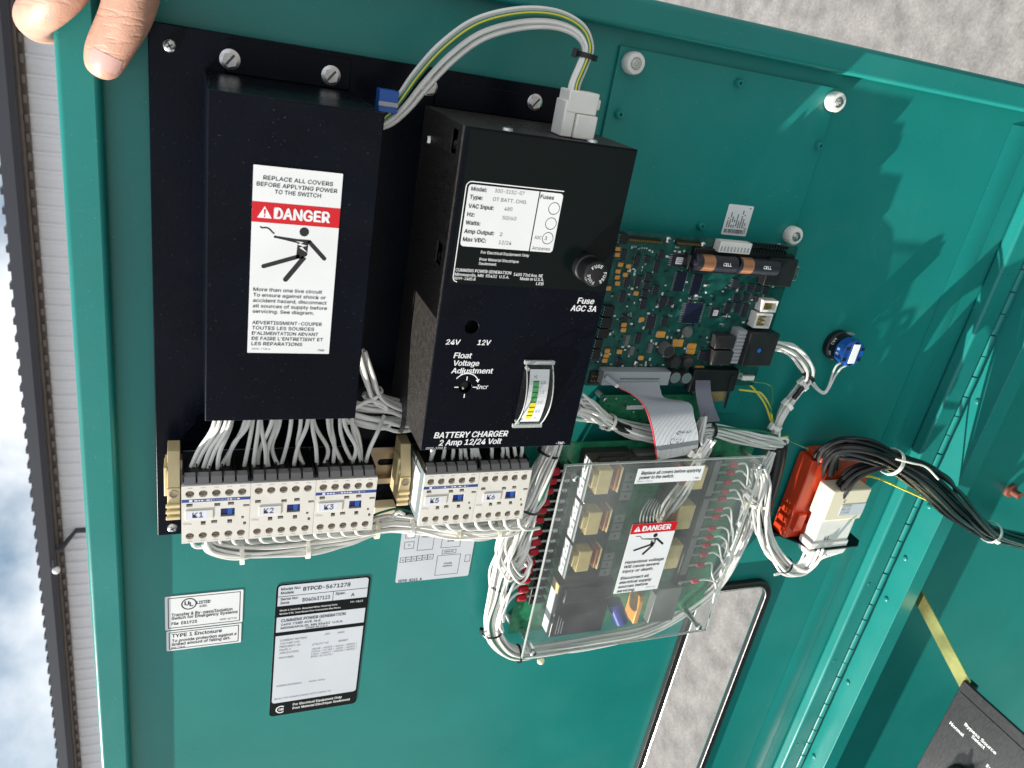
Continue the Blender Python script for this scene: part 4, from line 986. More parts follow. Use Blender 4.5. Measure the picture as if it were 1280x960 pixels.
def clamp(x, desc):
    t_ = thing('end_clamp', desc, 'rail clamp', (x, yk, HR), 'cream end clamps on the rail')
    m = MB(); w = .0085; y0, y1 = yk - .020, yk + .006; z = .050
    m.box(x, y0, HR + .0003, x + w, y1, z, 'cream'); obj('body', m, t_, bev=.0006)
    m = MB().hexa([(x, y1 + .0001, HR + .0005), (x + w, y1 + .0001, HR + .0005), (x + w, y1 + .0001, z - .001), (x, y1 + .0001, z - .001)][::-1],
                  [(x, y1 + .024, HR + .0005), (x + w, y1 + .024, HR + .0005), (x + w, y1 + .024, z - .012), (x, y1 + .024, z - .012)][::-1], 'cream'); obj('sloping_back', m, t_, bev=.0005)
    obj('screw', MB().lathe((x + w / 2, y1 - .0045, z), [(.0032, 0), (.0032, .0006), (.0026, .0006), (.0026, .0001)], 'zinc_tan', 16), t_, smooth=True)
    for k in range(3): obj('rib', MB().box(x - .0010, y0 + .0005 + .0052 * k, z + .0001, x + w, y0 + .0030 + .0052 * k, z + .0022, 'cream'), t_, bev=.0004)
    obj('hook', MB().box(x - .0022, yk - .004, HR + .008, x - .0001, yk + .020, z - .006, 'cream'), t_, bev=.0004)
clamp(-.0142, 'cream plastic end clamp on the rail beside contactor K1')
clamp(.1560, 'cream plastic end clamp on the rail beside contactor K5, facing bare rail')

# ================================================================== wires at the contactors
WV = 'wire'
feeds = thing('contactor_feed_wires', 'pale wires dropping from the danger cover into the tops of contactors K1 to K3', 'wires', (.06, -.30, .05))
for pts in (((232, 602), (247, 565), (268, 528)), ((238, 601), (252, 568), (275, 526)), ((250, 600), (262, 563), (283, 526)), ((256, 599), (268, 565), (288, 526)), ((266, 598), (283, 572), (306, 527)), ((272, 598), (274, 568), (290, 526)),
            ((287, 597), (285, 578), (292, 555), (312, 526)), ((303, 595), (308, 570), (316, 526)), ((316, 595), (318, 570), (324, 526)), ((323, 594), (324, 565), (340, 526)), ((332, 594), (332, 565), (326, 526)), ((338, 593), (334, 565), (345, 526)),
            ((346, 592), (355, 570), (364, 526)), ((352, 592), (340, 560), (350, 526)), ((366, 590), (372, 560), (385, 526)), ((382, 588), (372, 560), (376, 526)), ((396, 587), (395, 560), (390, 526)), ((402, 586), (410, 562), (392, 526)),
            ((416, 585), (418, 555), (414, 526)), ((429, 583), (415, 550), (410, 526)), ((438, 582), (445, 560), (430, 526)), ((443, 582), (430, 555), (425, 526)), ((452, 581), (446, 555), (440, 526)), ((457, 581), (462, 562), (472, 540))):
    n = len(pts); hs = [mix(.055, .059, i / (n - 1)) + rnd.uniform(-.004, .004) for i in range(n)]; hs[0] = .057
    q = [(p[0], p[1], h) for p, h in zip(pts, hs)]
    q = [(q[0][0] - 1, q[0][1] + 7, .055)] + q
    if pts[-1][1] < 530: q.append((q[-1][0] + rnd.uniform(-2, 8), 470, .052))
    else: q.append((480, 520, .05))
    wire(feeds, q, .00155, name=WV)
obj('wire_marker', MB().box(*P(318, 588, .052), *(P(326, 582, .054) + Vector((0, 0, .003))), 'nylon'), feeds)
fe2 = thing('charger_feed_wires', 'short pale wires between the battery charger and contactors K5 and K6', 'wires', (.21, -.30, .05))
for x, t in ((535, 7), (541, -2), (553, 2), (566, 0), (577, -2), (586, -6), (592, -3), (598, -6), (604, -9), (616, -2), (628, 0), (638, -5), (648, -6), (651, 1)):
    y = 584 - (x - 535) * .02; wire(fe2, [(x - 1, y + 8, .055), (x, y, .057), (x + t * .6, y - 12, .060), (x + t, y - 26, .062), (x + t - 12, y - 60, .058)], .00155, name=WV)

side = thing('cover_side_bundle', 'tied bundle of pale wires running from the danger cover behind the battery charger', 'wires', (.14, -.25, HP))
bundle(side, [(436, 516, .050), (460, 519, .050), (485, 521, .047), (503, 523, .045), (540, 520, .040), (600, 505, .035)], 11, .0105, .00155, seed=3, flat=.45, jit=.15)
bundle(side, [(448, 440, .055), (458, 470, .052), (467, 492, .050), (482, 503, .047), (510, 512, .042)], 5, .006, .00155, seed=4, jit=.2)
wire(side, [(440, 512, .054), (462, 501, .056), (480, 506, .054), (482, 512, .050), (466, 506, .048)], .00155); wire(side, [(438, 528, .052), (462, 534, .052), (482, 535, .050), (488, 528, .048), (480, 522, .045)], .00155)
wire(side, [(430, 522, .055), (444, 534, .058), (450, 555, .057), (452, 580, .056)], .00155)
c_ = P(502, 523, .046); tie(side, c_, (1, -.05, 0), .0115, 'black_plastic', .0018, flat=.55); c_ = P(468, 492, .050); tie(side, c_, (.5, -.7, 0), .0062, 'nylon', .0012)

low = thing('lower_wire_bundle', 'white wires tied in a bundle along the bottom of the contactors', 'wires', (.12, -.37, .03))
pts = [(258, 676, .060), (268, 684, .060), (300, 688, .058), (340, 686, .055), (392, 679, .053), (440, 669, .050), (480, 656, .044), (520, 656, .044), (560, 662, .046), (600, 664, .046), (635, 654, .042), (652, 640, .034)]
bundle(low, pts, 16, .0080, .0013, seed=9, twist=2.2, spread=[.5, .8, 1, 1, 1, 1, 1.1, 1.05, 1, 1.2, 1.2, 1])
for (x, y, h, m_) in ((302, 690, .058, 'nylon'), (384, 683, .053, 'nylon'), (470, 659, .045, 'nylon_warm'), (513, 657, .044, 'nylon'), (570, 662, .046, 'nylon_warm'), (621, 660, .044, 'nylon_warm')):
    tie(low, P(x, y, h), (1, .04, 0), .0086, m_, .0016, ha=math.pi * .5 if m_ == 'nylon' else .9)
for x in range(240, 460, 17):
    y = 681 - (x - 240) * .078; wire(low, [(x, y - 8, .064), (x + 2, y + 1, .064), (x + 10, y + 3, .060), (x + 26, y + 1, .054)], .0014)
for x in range(540, 652, 18):
    wire(low, [(x, 648, .064), (x + 2, 657, .064), (x + 10, 662, .058), (x + 26, 660, .050)], .0014)
wire(low, [(505, 643, .050), (498, 640, .052), (490, 646, .050)], .0016); wire(low, [(464, 645, .040), (478, 640, .040), (496, 636, .040), (515, 640, .040)], .0010, 'wire_green')
tb = MB().box(*P(465, 625, HP + .001), *(P(489, 643, HP) + Vector((0, 0, .012))), 'nylon_warm'); obj('tie_mount', tb, low, bev=.001)

drop = thing('relay_wire_bundle', 'thick tied bundle of white wires beside the clear guard, curving under its lower edge', 'wires', (.28, -.45, .01))
bundle(drop, [(694, 548, .034), (686, 570, .036), (678, 590, .038), (667, 622, .038), (660, 637, .036), (648, 660, .034), (636, 690, .030), (628, 715, .026), (622, 745, .022), (615, 775, .020), (622, 800, .020), (645, 816, .020), (690, 811, .018), (740, 802, .016), (800, 789, .014), (850, 764, .014), (895, 728, .014), (925, 680, .016), (938, 640, .020), (944, 606, .024)],
       24, .0100, .0013, seed=21, twist=3.0, spread=[1, 1, 1.15, 1.1, .9, 1.35, 1.5, 1.15, .85, .8, .8, .85, .9, .9, .85, .85, .9, 1, 1.2, 1.2], flat=.75, jit=.25, stripe=['wire_white'] * 12 + ['wire_green'] + ['wire_white'] * 3)
g9 = random.Random(5)
for i in range(14):       # loose loops to the left terminals
    ty = 592 + i * 11.4; tx = 693 - i * 3.05; s_ = g9.uniform(0, 22)
    wire(drop, [(tx, ty, .031), (tx - 9, ty + 3, .033), (tx - 18 - s_ * .4, ty + 16, .036), (tx - 26 - s_ * .5, ty + 40, .036), (636 - i * .6, ty + 60 if ty + 60 < 790 else 790, .028)], .0013)
for k in range(9):
    x = 632 + g9.uniform(-4, 16); wire(drop, [(652, 642, .040), (x, 655 + 6 * k * .6, .044), (x - 8, 684 + 3 * k, .044), (x + 6, 705 + 3 * k, .040), (x + 18, 690 + 3 * k, .038), (664 - k, 672 + 4 * k, .034)], .0013)
for x, y, h, d in ((686, 566, .036, (-.3, -1, 0)), (660, 636, .036, (-.3, -1, 0)), (626, 733, .024, (-.2, -1, 0)), (615, 790, .020, (.1, -1, 0)), (648, 817, .020, (1, .1, 0))):
    tie(drop, P(x, y, h), d, .0100, 'black_plastic', .0011, flat=.8)
for x, y in ((676, 826), (744, 806), (808, 781)): obj('tie_mount', MB().sph(P(x, y, .012), .0042, 'nylon_warm'), drop, smooth=True)

# ================================================================== relay circuit board
HM = .020
mb_ = (.2985, -.541, .533, -.3185)
mod = thing('relay_board', 'green relay circuit board with amber relays behind the clear guard', 'circuit board', ((mb_[0] + mb_[2]) / 2, mb_[1], .002))
obj('board', MB().prism(rrect(*mb_, .002), HM - .0016, HM, 'pcb_bright'), mod)
for x in (mb_[0] + .006, mb_[2] - .006):
    for y in (mb_[1] + .006, mb_[3] - .006): obj('spacer', MB().cyl((x, y, .0003), (x, y, HM - .0017), .003, 'nylon', seg=10), mod, smooth=True)
HL = .047
fx0 = P(743, 576, HL).x; fx1 = P(797, 590, HL).x; gx_ = P(782, 600, HL).x
ys = [P(745, 577, HL).y, P(735, 631, HL).y, P(722, 681, HL).y, P(708, 727, HL).y]
def relay(x0, x1, y0, y1, left, desc):
    rl = obj('relay', MB().box(x0 + .0006, y0 + .0006, HM + .0004, x1 - .0006, y1 - .0006, HM + .010, 'relay_dark'), mod, label=desc)
    c = MB(); c.box(x0, y0, HM + .0101, x1, y1, HL, 'acrylic_case'); obj('case', c, rl, bev=.0006)
    w = x1 - x0; h = y1 - y0; X = lambda f: x0 + f * w; Yf = lambda f: y1 - f * h
    k = MB()
    if left:
        k.box(X(.20), Yf(.80), HM + .0104, X(.49), Yf(.22), HL - .0012, 'relay_yellow'); k.box(X(.09), Yf(.64), HM + .0104, X(.1995), Yf(.33), HL - .0018, 'relay_yellow')
        k.hexa([(X(.55), Yf(.74), HM + .0104), (X(.66), Yf(.74), HM + .0104), (X(.66), Yf(.20), HM + .0104), (X(.55), Yf(.20), HM + .0104)], [(X(.59), Yf(.74), HL - .0012), (X(.63), Yf(.74), HL - .0012), (X(.63), Yf(.20), HL - .0012), (X(.59), Yf(.20), HL - .0012)], 'relay_orange')
        k.box(X(.665), Yf(.78), HM + .0104, X(.70), Yf(.18), HL - .0010, 'relay_yellow')
    else:
        k.box(X(.30), Yf(.80), HM + .0104, X(.70), Yf(.20), HL - .0012, 'relay_yellow'); k.box(X(.16), Yf(.72), HM + .0104, X(.295), Yf(.26), HL - .004, 'relay_orange')
    obj('coil', k, rl, bev=.0008)
    p_ = MB()
    if left:
        p_.box(x0 - .0006, y0 + .0015, HM + .011, x0 - .0001, y1 - .0015, HL - .0012, 'label_white')
        for j in range(5): p_.box(x0 - .0008, y0 + h * (.12 + .17 * j), HM + .016, x0 - .00061, y0 + h * (.12 + .17 * j) + .0020, HM + .016 + .002 + .002 * (j % 3), 'print_grey')
        for j in range(3): p_.prism([(X(.75), Yf(.30 + .23 * j + .20)), (X(.99), Yf(.30 + .23 * j + .20)), (X(.99), Yf(.30 + .23 * j)), (X(.75), Yf(.30 + .23 * j))], None, HL + .0002, 'relay_grey'); p_.prism(circ(X(.87), Yf(.40 + .23 * j), .0013, 10), None, HL + .0003, 'relay_dark')
    else: p_.box(x1 - .008, y0 + .001, HL + .0001, x1 - .001, y1 - .001, HL + .0003, 'relay_grey')
    obj('marking', p_, rl)
for i in range(3): relay(fx0, fx1, ys[i + 1] + .0006, ys[i] - .0006, True, None)
rx0 = P(848, 600, HL).x; rx1 = P(903, 579, HL).x; yr = [P(890, 575, HL).y, P(878, 622, HL).y, P(862, 672, HL).y, P(850, 720, HL).y]
for i in range(3): relay(rx0, rx1, yr[i + 1] + .0006, yr[i] - .0006, False, None)
a = Rpx((703, 733), (752, 792), HL - .004)
tr_ = MB().box(a[0], a[1] + .002, HM + .0004, a[2], a[3] - .001, HL - .006, 'transformer'); tr_.box(a[0] + .004, a[3] - .020, HL - .0059, a[2] - .003, a[3] - .003, HL - .001, 'transformer')
tf = obj('transformer', tr_, mod, bev=.0012)
tl = MB().box(a[0] - .0007, a[1] + .004, HM + .004, a[0] - .0001, a[3] - .014, HL - .012, 'label_white'); tl.box(a[0] - .0008, a[3] - .0135, HM + .004, a[0] - .0001, a[3] - .003, HL - .009, 'relay_yellow')
for k in range(3): tl.box(a[0] + .006 + .003 * k, a[1] + .006, HL - .0061, a[0] + .0065 + .003 * k, a[1] + .030 - .004 * k, HL - .0057, 'print_grey')
obj('winding_label', tl, tf)
a = Rpx((826, 742), (844, 780), HL - .01); obj('reflection_block', MB().box(a[0], a[1], HM + .0004, a[2], a[3], HL - .016, 'relay_grey'), mod, bev=.0008)  # grey block added for a translucent reflection, no part of the board
p = P(777, 776, .036); q_ = p + Vector((-.012, .022, -.006)); obj('capacitor', MB().cyl(q_, p, .0078, 'blue_deep', seg=20).cyl(p, p + (p - q_).normalized() * .0003, .0066, 'label_white', seg=20), mod, smooth=True)
p = P(797, 742, .03); obj('capacitor', MB().box(p.x - .003, p.y - .032, HM + .0004, p.x + .003, p.y + .004, .040, 'tantalum'), mod, bev=.001)
for k in range(4): q0 = P(760 - k * 3, 727 + 12 * k, .030); obj('choke', MB().sph(q0, .0062, 'lug_red', sc=(1, 1, .8)), mod, smooth=True)
for k in range(3): a = P(742 + 36 * k, 566 - 1 * k, HM); obj('header', MB().box(a.x, a.y - .006, HM + .0003, a.x + .030, a.y + .002, HM + .0135, 'relay_dark'), mod, bev=.0005)
# terminal strips with red lugs
sx = P(706, 590, .030)
lugs = [(694, 589), (690, 600.6), (685.6, 613), (681, 627), (677.5, 637.5), (674, 649.5), (672, 664), (670.3, 677), (667.5, 689), (663, 702), (660, 712.5), (657.5, 724), (655, 735.6), (652.5, 746)]
top_ = P(706, 583, .028); bo_ = P(668, 756, .028)
strip_x = mix(P(702, 589, .030).x, P(668, 746, .030).x, .5)
obj('terminal_strip', MB().box(strip_x - .002, bo_.y, HM + .0004, strip_x + .012, top_.y, .027, 'black_plastic'), mod, bev=.0006)
yl = [P(*l, .030).y for l in lugs]
for i in range(15):
    yy = yl[0] + .0045 if i == 0 else ((yl[i - 1] + yl[i]) / 2 if i < 14 else yl[13] - .0045)
    obj('barrier', MB().box(strip_x - .0018, yy - .0006, .0271, strip_x + .0118, yy + .0006, .036, 'black_plastic'), mod)
for l in lugs:
    p = P(*l, .030); e = MB().lathe((p.x - .006, p.y, .0305), [(.0022, 0), (.0036, .0008), (.0038, .007), (.0032, .0095), (.0018, .0100)], 'lug_red', 12, ax='x'); e.box(p.x + .0031, p.y - .0013, .0300, strip_x + .006, p.y + .0013, .0306, 'solder'); e.lathe((strip_x + .006, p.y, .0307), [(.0027, 0), (.0025, .0012), (.0006, .0016)], 'solder', 10)
    obj('terminal_lug', e, mod, smooth=True)
rl_ = [(921, 580), (914, 590), (909, 602), (908, 613.5), (905, 623), (900, 636), (898, 645), (893, 660), (890, 671), (885, 681), (881, 692), (877, 705), (872, 725)]
rsx = P(890, 640, .03).x - .006
tp = P(915, 574, .028); bp_ = P(858, 735, .028)
obj('terminal_strip', MB().box(rsx - .010, bp_.y, HM + .0004, rsx + .004, tp.y, .027, 'black_plastic'), mod, bev=.0006)
for i, l in enumerate(rl_):
    p = P(*l, .030); xx = rsx + .008; e = MB().lathe((xx, p.y, .0305), [(.0015, 0), (.0026, .0006), (.0030, .003), (.0028, .0085), (.0018, .0090)], 'lug_red', 12, ax='x'); e.box(rsx - .006, p.y - .0013, .0300, xx + .0002, p.y + .0013, .0306, 'solder'); e.lathe((rsx - .006, p.y, .0307), [(.0027, 0), (.0025, .0012), (.0006, .0016)], 'solder', 10)
    obj('terminal_lug', e, mod, smooth=True)
right = thing('guard_side_bundle', 'loose white wires tied beside the clear guard, looping down to the white plug', 'wires', (.56, -.4, .0))
for i, l in enumerate(rl_):
    p = P(*l, .030); q = [Vector((rsx + .0165, p.y, .0305)), Vector((rsx + .026, p.y + .001, .032)), Vector((rsx + .036 + g9.uniform(-.006, .006), p.y - .010 + g9.uniform(-.006, .006), .034)), Vector((rsx + .043 + g9.uniform(-.004, .004), p.y - .030 + g9.uniform(-.008, .004), .032))]
    wire(right, q, .0010, door=True)
bundle(right, [(948, 584, .032), (952, 602, .034), (948, 625, .036), (951, 648, .036), (957, 672, .034), (968, 692, .034), (985, 708, .034), (1003, 712, .036), (1014, 704, .040), (1019, 692, .044), (1021, 682, .046)], 11, .0105, .0015, seed=33, spread=[.9, 1, 1.25, 1.1, 1, .9, .8, .7, .8, 1.1, 1.2], twist=2, jit=.3)
bundle(right, [(930, 612, .034), (944, 622, .036), (950, 606, .034), (956, 585, .030), (966, 566, .024)], 6, .006, .0014, seed=35, jit=.4)
tie(right, P(948, 627, .036), (.2, -1, 0), .0112, 'nylon_warm', .0018, ha=0); tie(right, P(981, 706, .034), (1, -.5, 0), .0090, 'black_plastic', .0012)
tie(right, P(912, 690, .02), (-.6, -.6, 0), .0095, 'nylon', .0014)
mid = thing('guard_inner_wires', 'white wires running down between the two relay rows under the clear guard', 'wires', (.42, -.4, .02))
bundle(mid, [(888, 548, .046), (876, 568, .044), (866, 590, .042), (850, 615, .040), (838, 632, .038), (828, 648, .032), (820, 660, .024)], 8, .0075, .0014, seed=41, jit=.3, spread=[.8, .6, .9, 1.2, 1, .8, 1.2])
for k in range(6): wire(mid, [(800 + k * 4.4, 668, .021), (800 + k * 4.2, 650, .030), (804 + k * 3.8, 636, .034), (812 + k * 3.4, 624, .022)], .0007)
tie(mid, P(826, 650, .032), (-.5, -1, 0), .0062, 'nylon'); tie(mid, P(872, 572, .044), (-.4, -1, 0), .0058, 'nylon', .002)

# ================================================================== clear guard
HG = .052
ga = (.3008, -.5425, .5200, -.3220)
gd = thing('acrylic_guard', 'clear acrylic guard sheet on standoffs over the relay board, with its own danger label', 'guard', ((ga[0] + ga[2]) / 2, ga[1], HM))
obj('sheet', MB().box(ga[0] + .0006, ga[1] + .0006, HG - .0015, ga[2] - .0006, ga[3] - .0006, HG + .0012, 'acrylic'), gd)
ed = .0006
for nm, b_2 in (('edge', (ga[0], ga[1], ga[0] + ed, ga[3])), ('edge', (ga[2] - ed, ga[1], ga[2], ga[3])), ('edge', (ga[0] + ed, ga[1], ga[2] - ed, ga[1] + ed)), ('edge', (ga[0] + ed, ga[3] - ed, ga[2] - ed, ga[3]))):
    obj(nm, MB().box(b_2[0], b_2[1], HG - .0016, b_2[2], b_2[3], HG + .0013, 'acrylic_edge'), gd)
for px, py in ((719, 597), (950, 582), (873, 783), (666, 815)):
    p = P(px, py, HG); obj('standoff', MB().cyl((p.x, p.y, HM + .0003), (p.x, p.y, HG - .0017), .0030, 'steel', seg=6), gd); screw(gd, (p.x, p.y, HG + .0014), .0034)
R = Rq([(797, 585), (880, 581), (875, 599), (792, 604)], HG); lb = obj('notice_label', MB().box(R[0], R[1], HG + .0013, R[2], R[3], HG + .0015, 'label_white'), gd); L = Lab(R, HG + .00153)
L.t('Replace all covers before applying', .06, .40, .21, 'print_black', .95, bold=.024, shear=.1); L.t('power to the switch.', .05, .70, .21, 'print_black', .56, bold=.024, shear=.1); L.t('0098-7736.A', .03, .90, .09, 'print_grey', .25); L.t('-TMI-', .88, .88, .10, 'print_black', .97, bold=.03); obj('lettering', L.mb, lb)
R = Rq([(789.5, 654), (847.5, 651), (819.5, 734), (766, 742)], HG); lb = obj('danger_label', MB().box(R[0], R[1], HG + .0013, R[2], R[3], HG + .0015, 'label_white'), gd, label='small white warning label with a red danger band'); L = Lab(R, HG + .00153)
danger_band(L, 0, .135, (.25, .87)); danger_figure(L, lambda f: L.X(.10) + f * .80 * L.w, lambda f: L.Y(.155) - f * .33 * L.h, L.w * .80)
y = .56
for s, b in (('Hazardous voltage', .93), ('Will cause severe', .86), ('injury or death.', .76)): L.t(s, .07, y, .040, 'print_black', b, bold=.024, shear=.1); y += .066
y += .035
for s, b in (('Disconnect all', .70), ('electrical supply', .79), ('sources before', .73), ('servicing.', .47)): L.t(s, .07, y, .040, 'print_black', b, bold=.024, shear=.1); y += .064
L.t('0098-7733', .72, .965, .016, 'print_grey', .92); obj('lettering', L.mb, lb)
# ================================================================== digital circuit board
HD = .022
pb = (.3190, -.2600, .5040, -.1215)
dig = thing('digital_board', 'dense green digital circuit board with chips, amber capacitors and two copper banded cells', 'circuit board', ((pb[0] + pb[2]) / 2, pb[1], .002))
obj('board', MB().prism(rrect(*pb, .002), HD - .0016, HD, 'pcb'), dig)
for x in (pb[0] + .006, pb[2] - .006):
    for y in (pb[1] + .006, pb[3] - .006): obj('spacer', MB().cyl((x, y, .0022), (x, y, HD - .0017), .003, 'nylon', seg=10), dig, smooth=True)
BA, BB_, BC, BD = (720, 270), (850, 270), (720, 370), (850, 370)
def cz8(b, x, y): return (b[0] + x / 8, b[1] + y / 8)
def dims(b, x, y, w, h):
    px, py = cz8(b, x, y); p = P(px, py, HD); su_ = P(px + 1, py, HD).x - p.x; sv = p.y - P(px, py + 1, HD).y
    return p, w / 8 * su_ / 2, h / 8 * sv / 2
def chip(b, x, y, w, h, m='chip', pins='lr', t=.0022, sticker=False, name='chip'):
    p, a, c = dims(b, x, y, w, h); e = MB(); q = .82
    e.box(p.x - a * q, p.y - c, HD + .0003, p.x + a * q, p.y + c, HD + t, m)
    n = max(3, int(c * 2 / .0016)); st_ = c * 2 / n
    for i in range(n):
        yy = p.y - c + st_ * (i + .5)
        if 'l' in pins: e.box(p.x - a * 1.12, yy - st_ * .25, HD + .0002, p.x - a * q + .0001, yy + st_ * .25, HD + t * .45, 'solder')
        if 'r' in pins: e.box(p.x + a * q - .0001, yy - st_ * .25, HD + .0002, p.x + a * 1.12, yy + st_ * .25, HD + t * .45, 'solder')
    if 't' in pins:
        n = max(3, int(a * 2 / .0016)); st_ = a * 2 * q / n
        for i in range(n):
            xx = p.x - a * q + st_ * (i + .5)
            for s_ in (-1, 1): e.box(xx - st_ * .25, p.y + s_ * c * 1.1, HD + .0002, xx + st_ * .25, p.y + s_ * c * .99, HD + t * .4, 'solder')
    o = obj(name, e, dig)
    if sticker:
        k = MB().prism(rrect(p.x - a * .5, p.y - c * .55, p.x + a * .5, p.y + c * .55, .0006), None, HD + t + .0002, 'label_white')
        for j in range(3): k.prism([(p.x - a * .4, p.y + c * (.30 - .3 * j)), (p.x + a * (.1 + .1 * j), p.y + c * (.30 - .3 * j)), (p.x + a * (.1 + .1 * j), p.y + c * (.42 - .3 * j)), (p.x - a * .4, p.y + c * (.42 - .3 * j))], None, HD + t + .0003, 'print_grey')
        obj('sticker', k, o)
for x, y, w, h in ((470, 385, 60, 105), (605, 440, 60, 120), (708, 430, 60, 70), (845, 385, 55, 80), (800, 505, 55, 115), (715, 605, 60, 75), (700, 690, 60, 75), (685, 770, 60, 70), (505, 650, 60, 110), (612, 645, 60, 105), (460, 805, 60, 105), (790, 740, 60, 95), (860, 855, 70, 110), (940, 850, 55, 75), (668, 870, 60, 105)): chip(BA, x, y, w, h)
chip(BA, 1030, 440, 185, 125, pins='lrt', sticker=True); chip(BA, 1030, 650, 115, 190, 'chip_blue'); chip(BA, 1195, 680, 100, 200, 'chip_blue')
chip(BC, 1155, 165, 200, 200, 'chip_blue', 'lrt'); chip(BD, 340, 160, 95, 105, 'chip', 'lrt', sticker=True)
for x, y, w, h in ((740, 255, 95, 130), (880, 250, 60, 90), (615, 420, 65, 95), (485, 215, 55, 60), (425, 655, 45, 75)): chip(BC, x, y, w, h)
for x, y, w, h in ((500, 440, 50, 110), (548, 540, 50, 85), (735, 515, 45, 95)): chip(BC, x, y, w, h, 'relay_grey', 'l')
for x, y, w, h in ((535, 680, 60, 110), (605, 710, 50, 70), (695, 710, 60, 70), (770, 720, 55, 75), (850, 740, 55, 75), (555, 820, 60, 80), (650, 810, 60, 70), (750, 820, 50, 60)): chip(BB_, x, y, w, h)
for x, y, w, h in ((470, 115, 60, 110), (565, 105, 65, 110), (640, 140, 60, 130), (230, 590, 95, 90)): chip(BD, x, y, w, h)
obj('inductor', (lambda p: MB().lathe((p.x, p.y, HD + .0003), [(.0052, 0), (.0056, .002), (.0040, .0045)], 'relay_grey', 14))(dims(BC, 1100, 350, 1, 1)[0]), dig, smooth=True)
def tant(b, x, y, w, h):
    p, a, c = dims(b, x, y, w, h); e = MB().box(p.x - a * .8, p.y - c, HD + .0004, p.x + a, p.y + c, HD + .0030, 'tantalum'); e.box(p.x - a * 1.02, p.y - c * .85, HD + .0003, p.x - a * .8, p.y + c * .85, HD + .0028, 'solder'); obj('tantalum_capacitor', e, dig, bev=.0003)
for x, y in ((405, 320), (398, 380), (430, 478), (510, 495), (405, 545), (478, 580), (398, 605), (400, 665), (312, 715), (585, 765)): tant(BA, x, y, 48, 40)
for x, y in ((640, 225), (465, 280), (460, 330), (300, 540), (290, 585), (275, 635), (420, 548), (635, 610)): tant(BC, x, y, 50, 40)
for x, y, w, h in ((832, 375, 88, 60), (975, 460, 50, 72), (1030, 460, 50, 72), (1142, 492, 88, 50), (1130, 545, 88, 50), (1215, 718, 90, 50), (1075, 375, 50, 45)): tant(BC, x, y, w, h)
def can(b, x, y, r, hgt, m='relay_dark', top='solder'):
    p, a, c = dims(b, x, y, 2 * r, 2 * r); r_2 = a; e = MB().lathe((p.x, p.y, HD + .0003), [(r_2, 0), (r_2, hgt * .9), (r_2 * .96, hgt)], m, 18); e.lathe((p.x, p.y, HD + .0003 + hgt), [(r_2 * .88, 0), (r_2 * .86, .0003)], top, 18); obj('electrolytic_capacitor', e, dig, smooth=True)
can(BC, 870, 510, 58, .010, 'relay_grey', 'relay_dark'); can(BC, 935, 770, 56, .010, 'relay_dark'); can(BC, 1045, 775, 54, .010, 'relay_dark'); can(BC, 940, 620, 52, .010, 'relay_dark', 'relay_dark'); can(BC, 1075, 630, 50, .008, 'relay_dark', 'relay_dark')
# pin headers
def header(p0, p1, rows, n, pitch, m='black_plastic', hgt=.006, y_off=0):
    a = P(*p0, HD); b = P(*p1, HD); e = MB().box(a.x, b.y, HD + .0003, b.x, a.y, HD + hgt * .45, m)
    for r in range(rows):
        for i in range(n):
            x = mix(a.x + .001, b.x - .001, i / (n - 1)); y = mix(a.y - .0012, b.y + .0012, (r + .5) / rows); e.box(x - .00035, y - .00035, HD + hgt * .45, x + .00035, y + .00035, HD + hgt, 'gold')
    obj('pin_header', e, dig)
header((782, 294.5), (823, 304), 2, 17, .0025); header((844, 299), (872, 307), 2, 11, .0025); header((738, 463), (760, 478), 2, 8, .0025, hgt=.005)
for p0, p1 in (((753, 380), (762, 393)), ((750, 394), (759, 407)), ((746, 408), (755, 420)), ((742, 421), (748, 432)), ((739, 433), (745, 446)), ((772, 290), (779, 303))):
    a = P(*p0, HD); b = P(*p1, HD); e = MB().box(a.x, b.y, HD + .0003, b.x, a.y, HD + .006, 'black_plastic')
    for j in range(4): yy = mix(a.y, b.y, (j + .5) / 4); e.box(a.x - .0006, yy - .0006, HD + .001, a.x - .0001, yy + .0006, HD + .0055, 'solder')
    obj('edge_connector', e, dig)
for px, py in ((834.5, 299.5), (794, 454), (878, 306), (957.5, 353.5), (966, 354.5)): p = P(px, py, HD); screw(dig, (p.x, p.y, HD + .0003), .0030)
# two cells in a holder
ba = P(868, 330, .030); bb2 = P(978, 345, .030); byc = P(920, 331, .032).y
hold = MB().box(P(862, 322, HD).x, byc - .0105, HD + .0003, P(984, 340, HD).x, byc + .0105, HD + .004, 'black_plastic'); obj('cell_holder', hold, dig, bev=.0006)
zc = HD + .0100; br = .0070
X = lambda px: P(px, 332, zc + .006).x
def cell(a, b0, b1, b):
    e = MB().lathe((X(a), byc, zc), [(.003, 0), (.003, .0012), (br, .0013), (br, X(b0) - X(a))], 'chip', 22, ax='x'); e.cyl((X(b0), byc, zc), (X(b1), byc, zc), br + .00005, 'copper', seg=22, cap=False); e.cyl((X(b1), byc, zc), (X(b), byc, zc), br, 'chip', seg=22)
    o = obj('battery_cell', e, dig, smooth=True, label='black cell with a copper band'); k = MB()
    text(k, 'CELL', 0, 0, 0, .0026, 'print_white', align='c', bold=.02, frame=lambda q: Vector((X((b1 + b) / 2) + q.x, byc + (br + .00005 + q.z) * math.sin(q.y / br), zc + (br + .00005 + q.z) * math.cos(q.y / br))))
    obj('lettering', k, o)
cell(871, 879, 894, 923); cell(925, 929, 943, 976)
for x in (864, 978): obj('spring_contact', MB().box(X(x) - .0008, byc - .006, HD + .004, X(x) + .0008, byc + .006, zc + .003, 'black_plastic'), dig, bev=.0004)
a = P(901, 301, .030); b = P(936, 318, .030); e = MB().box(a.x, b.y, HD + .0003, b.x, a.y, HD + .009, 'nylon')
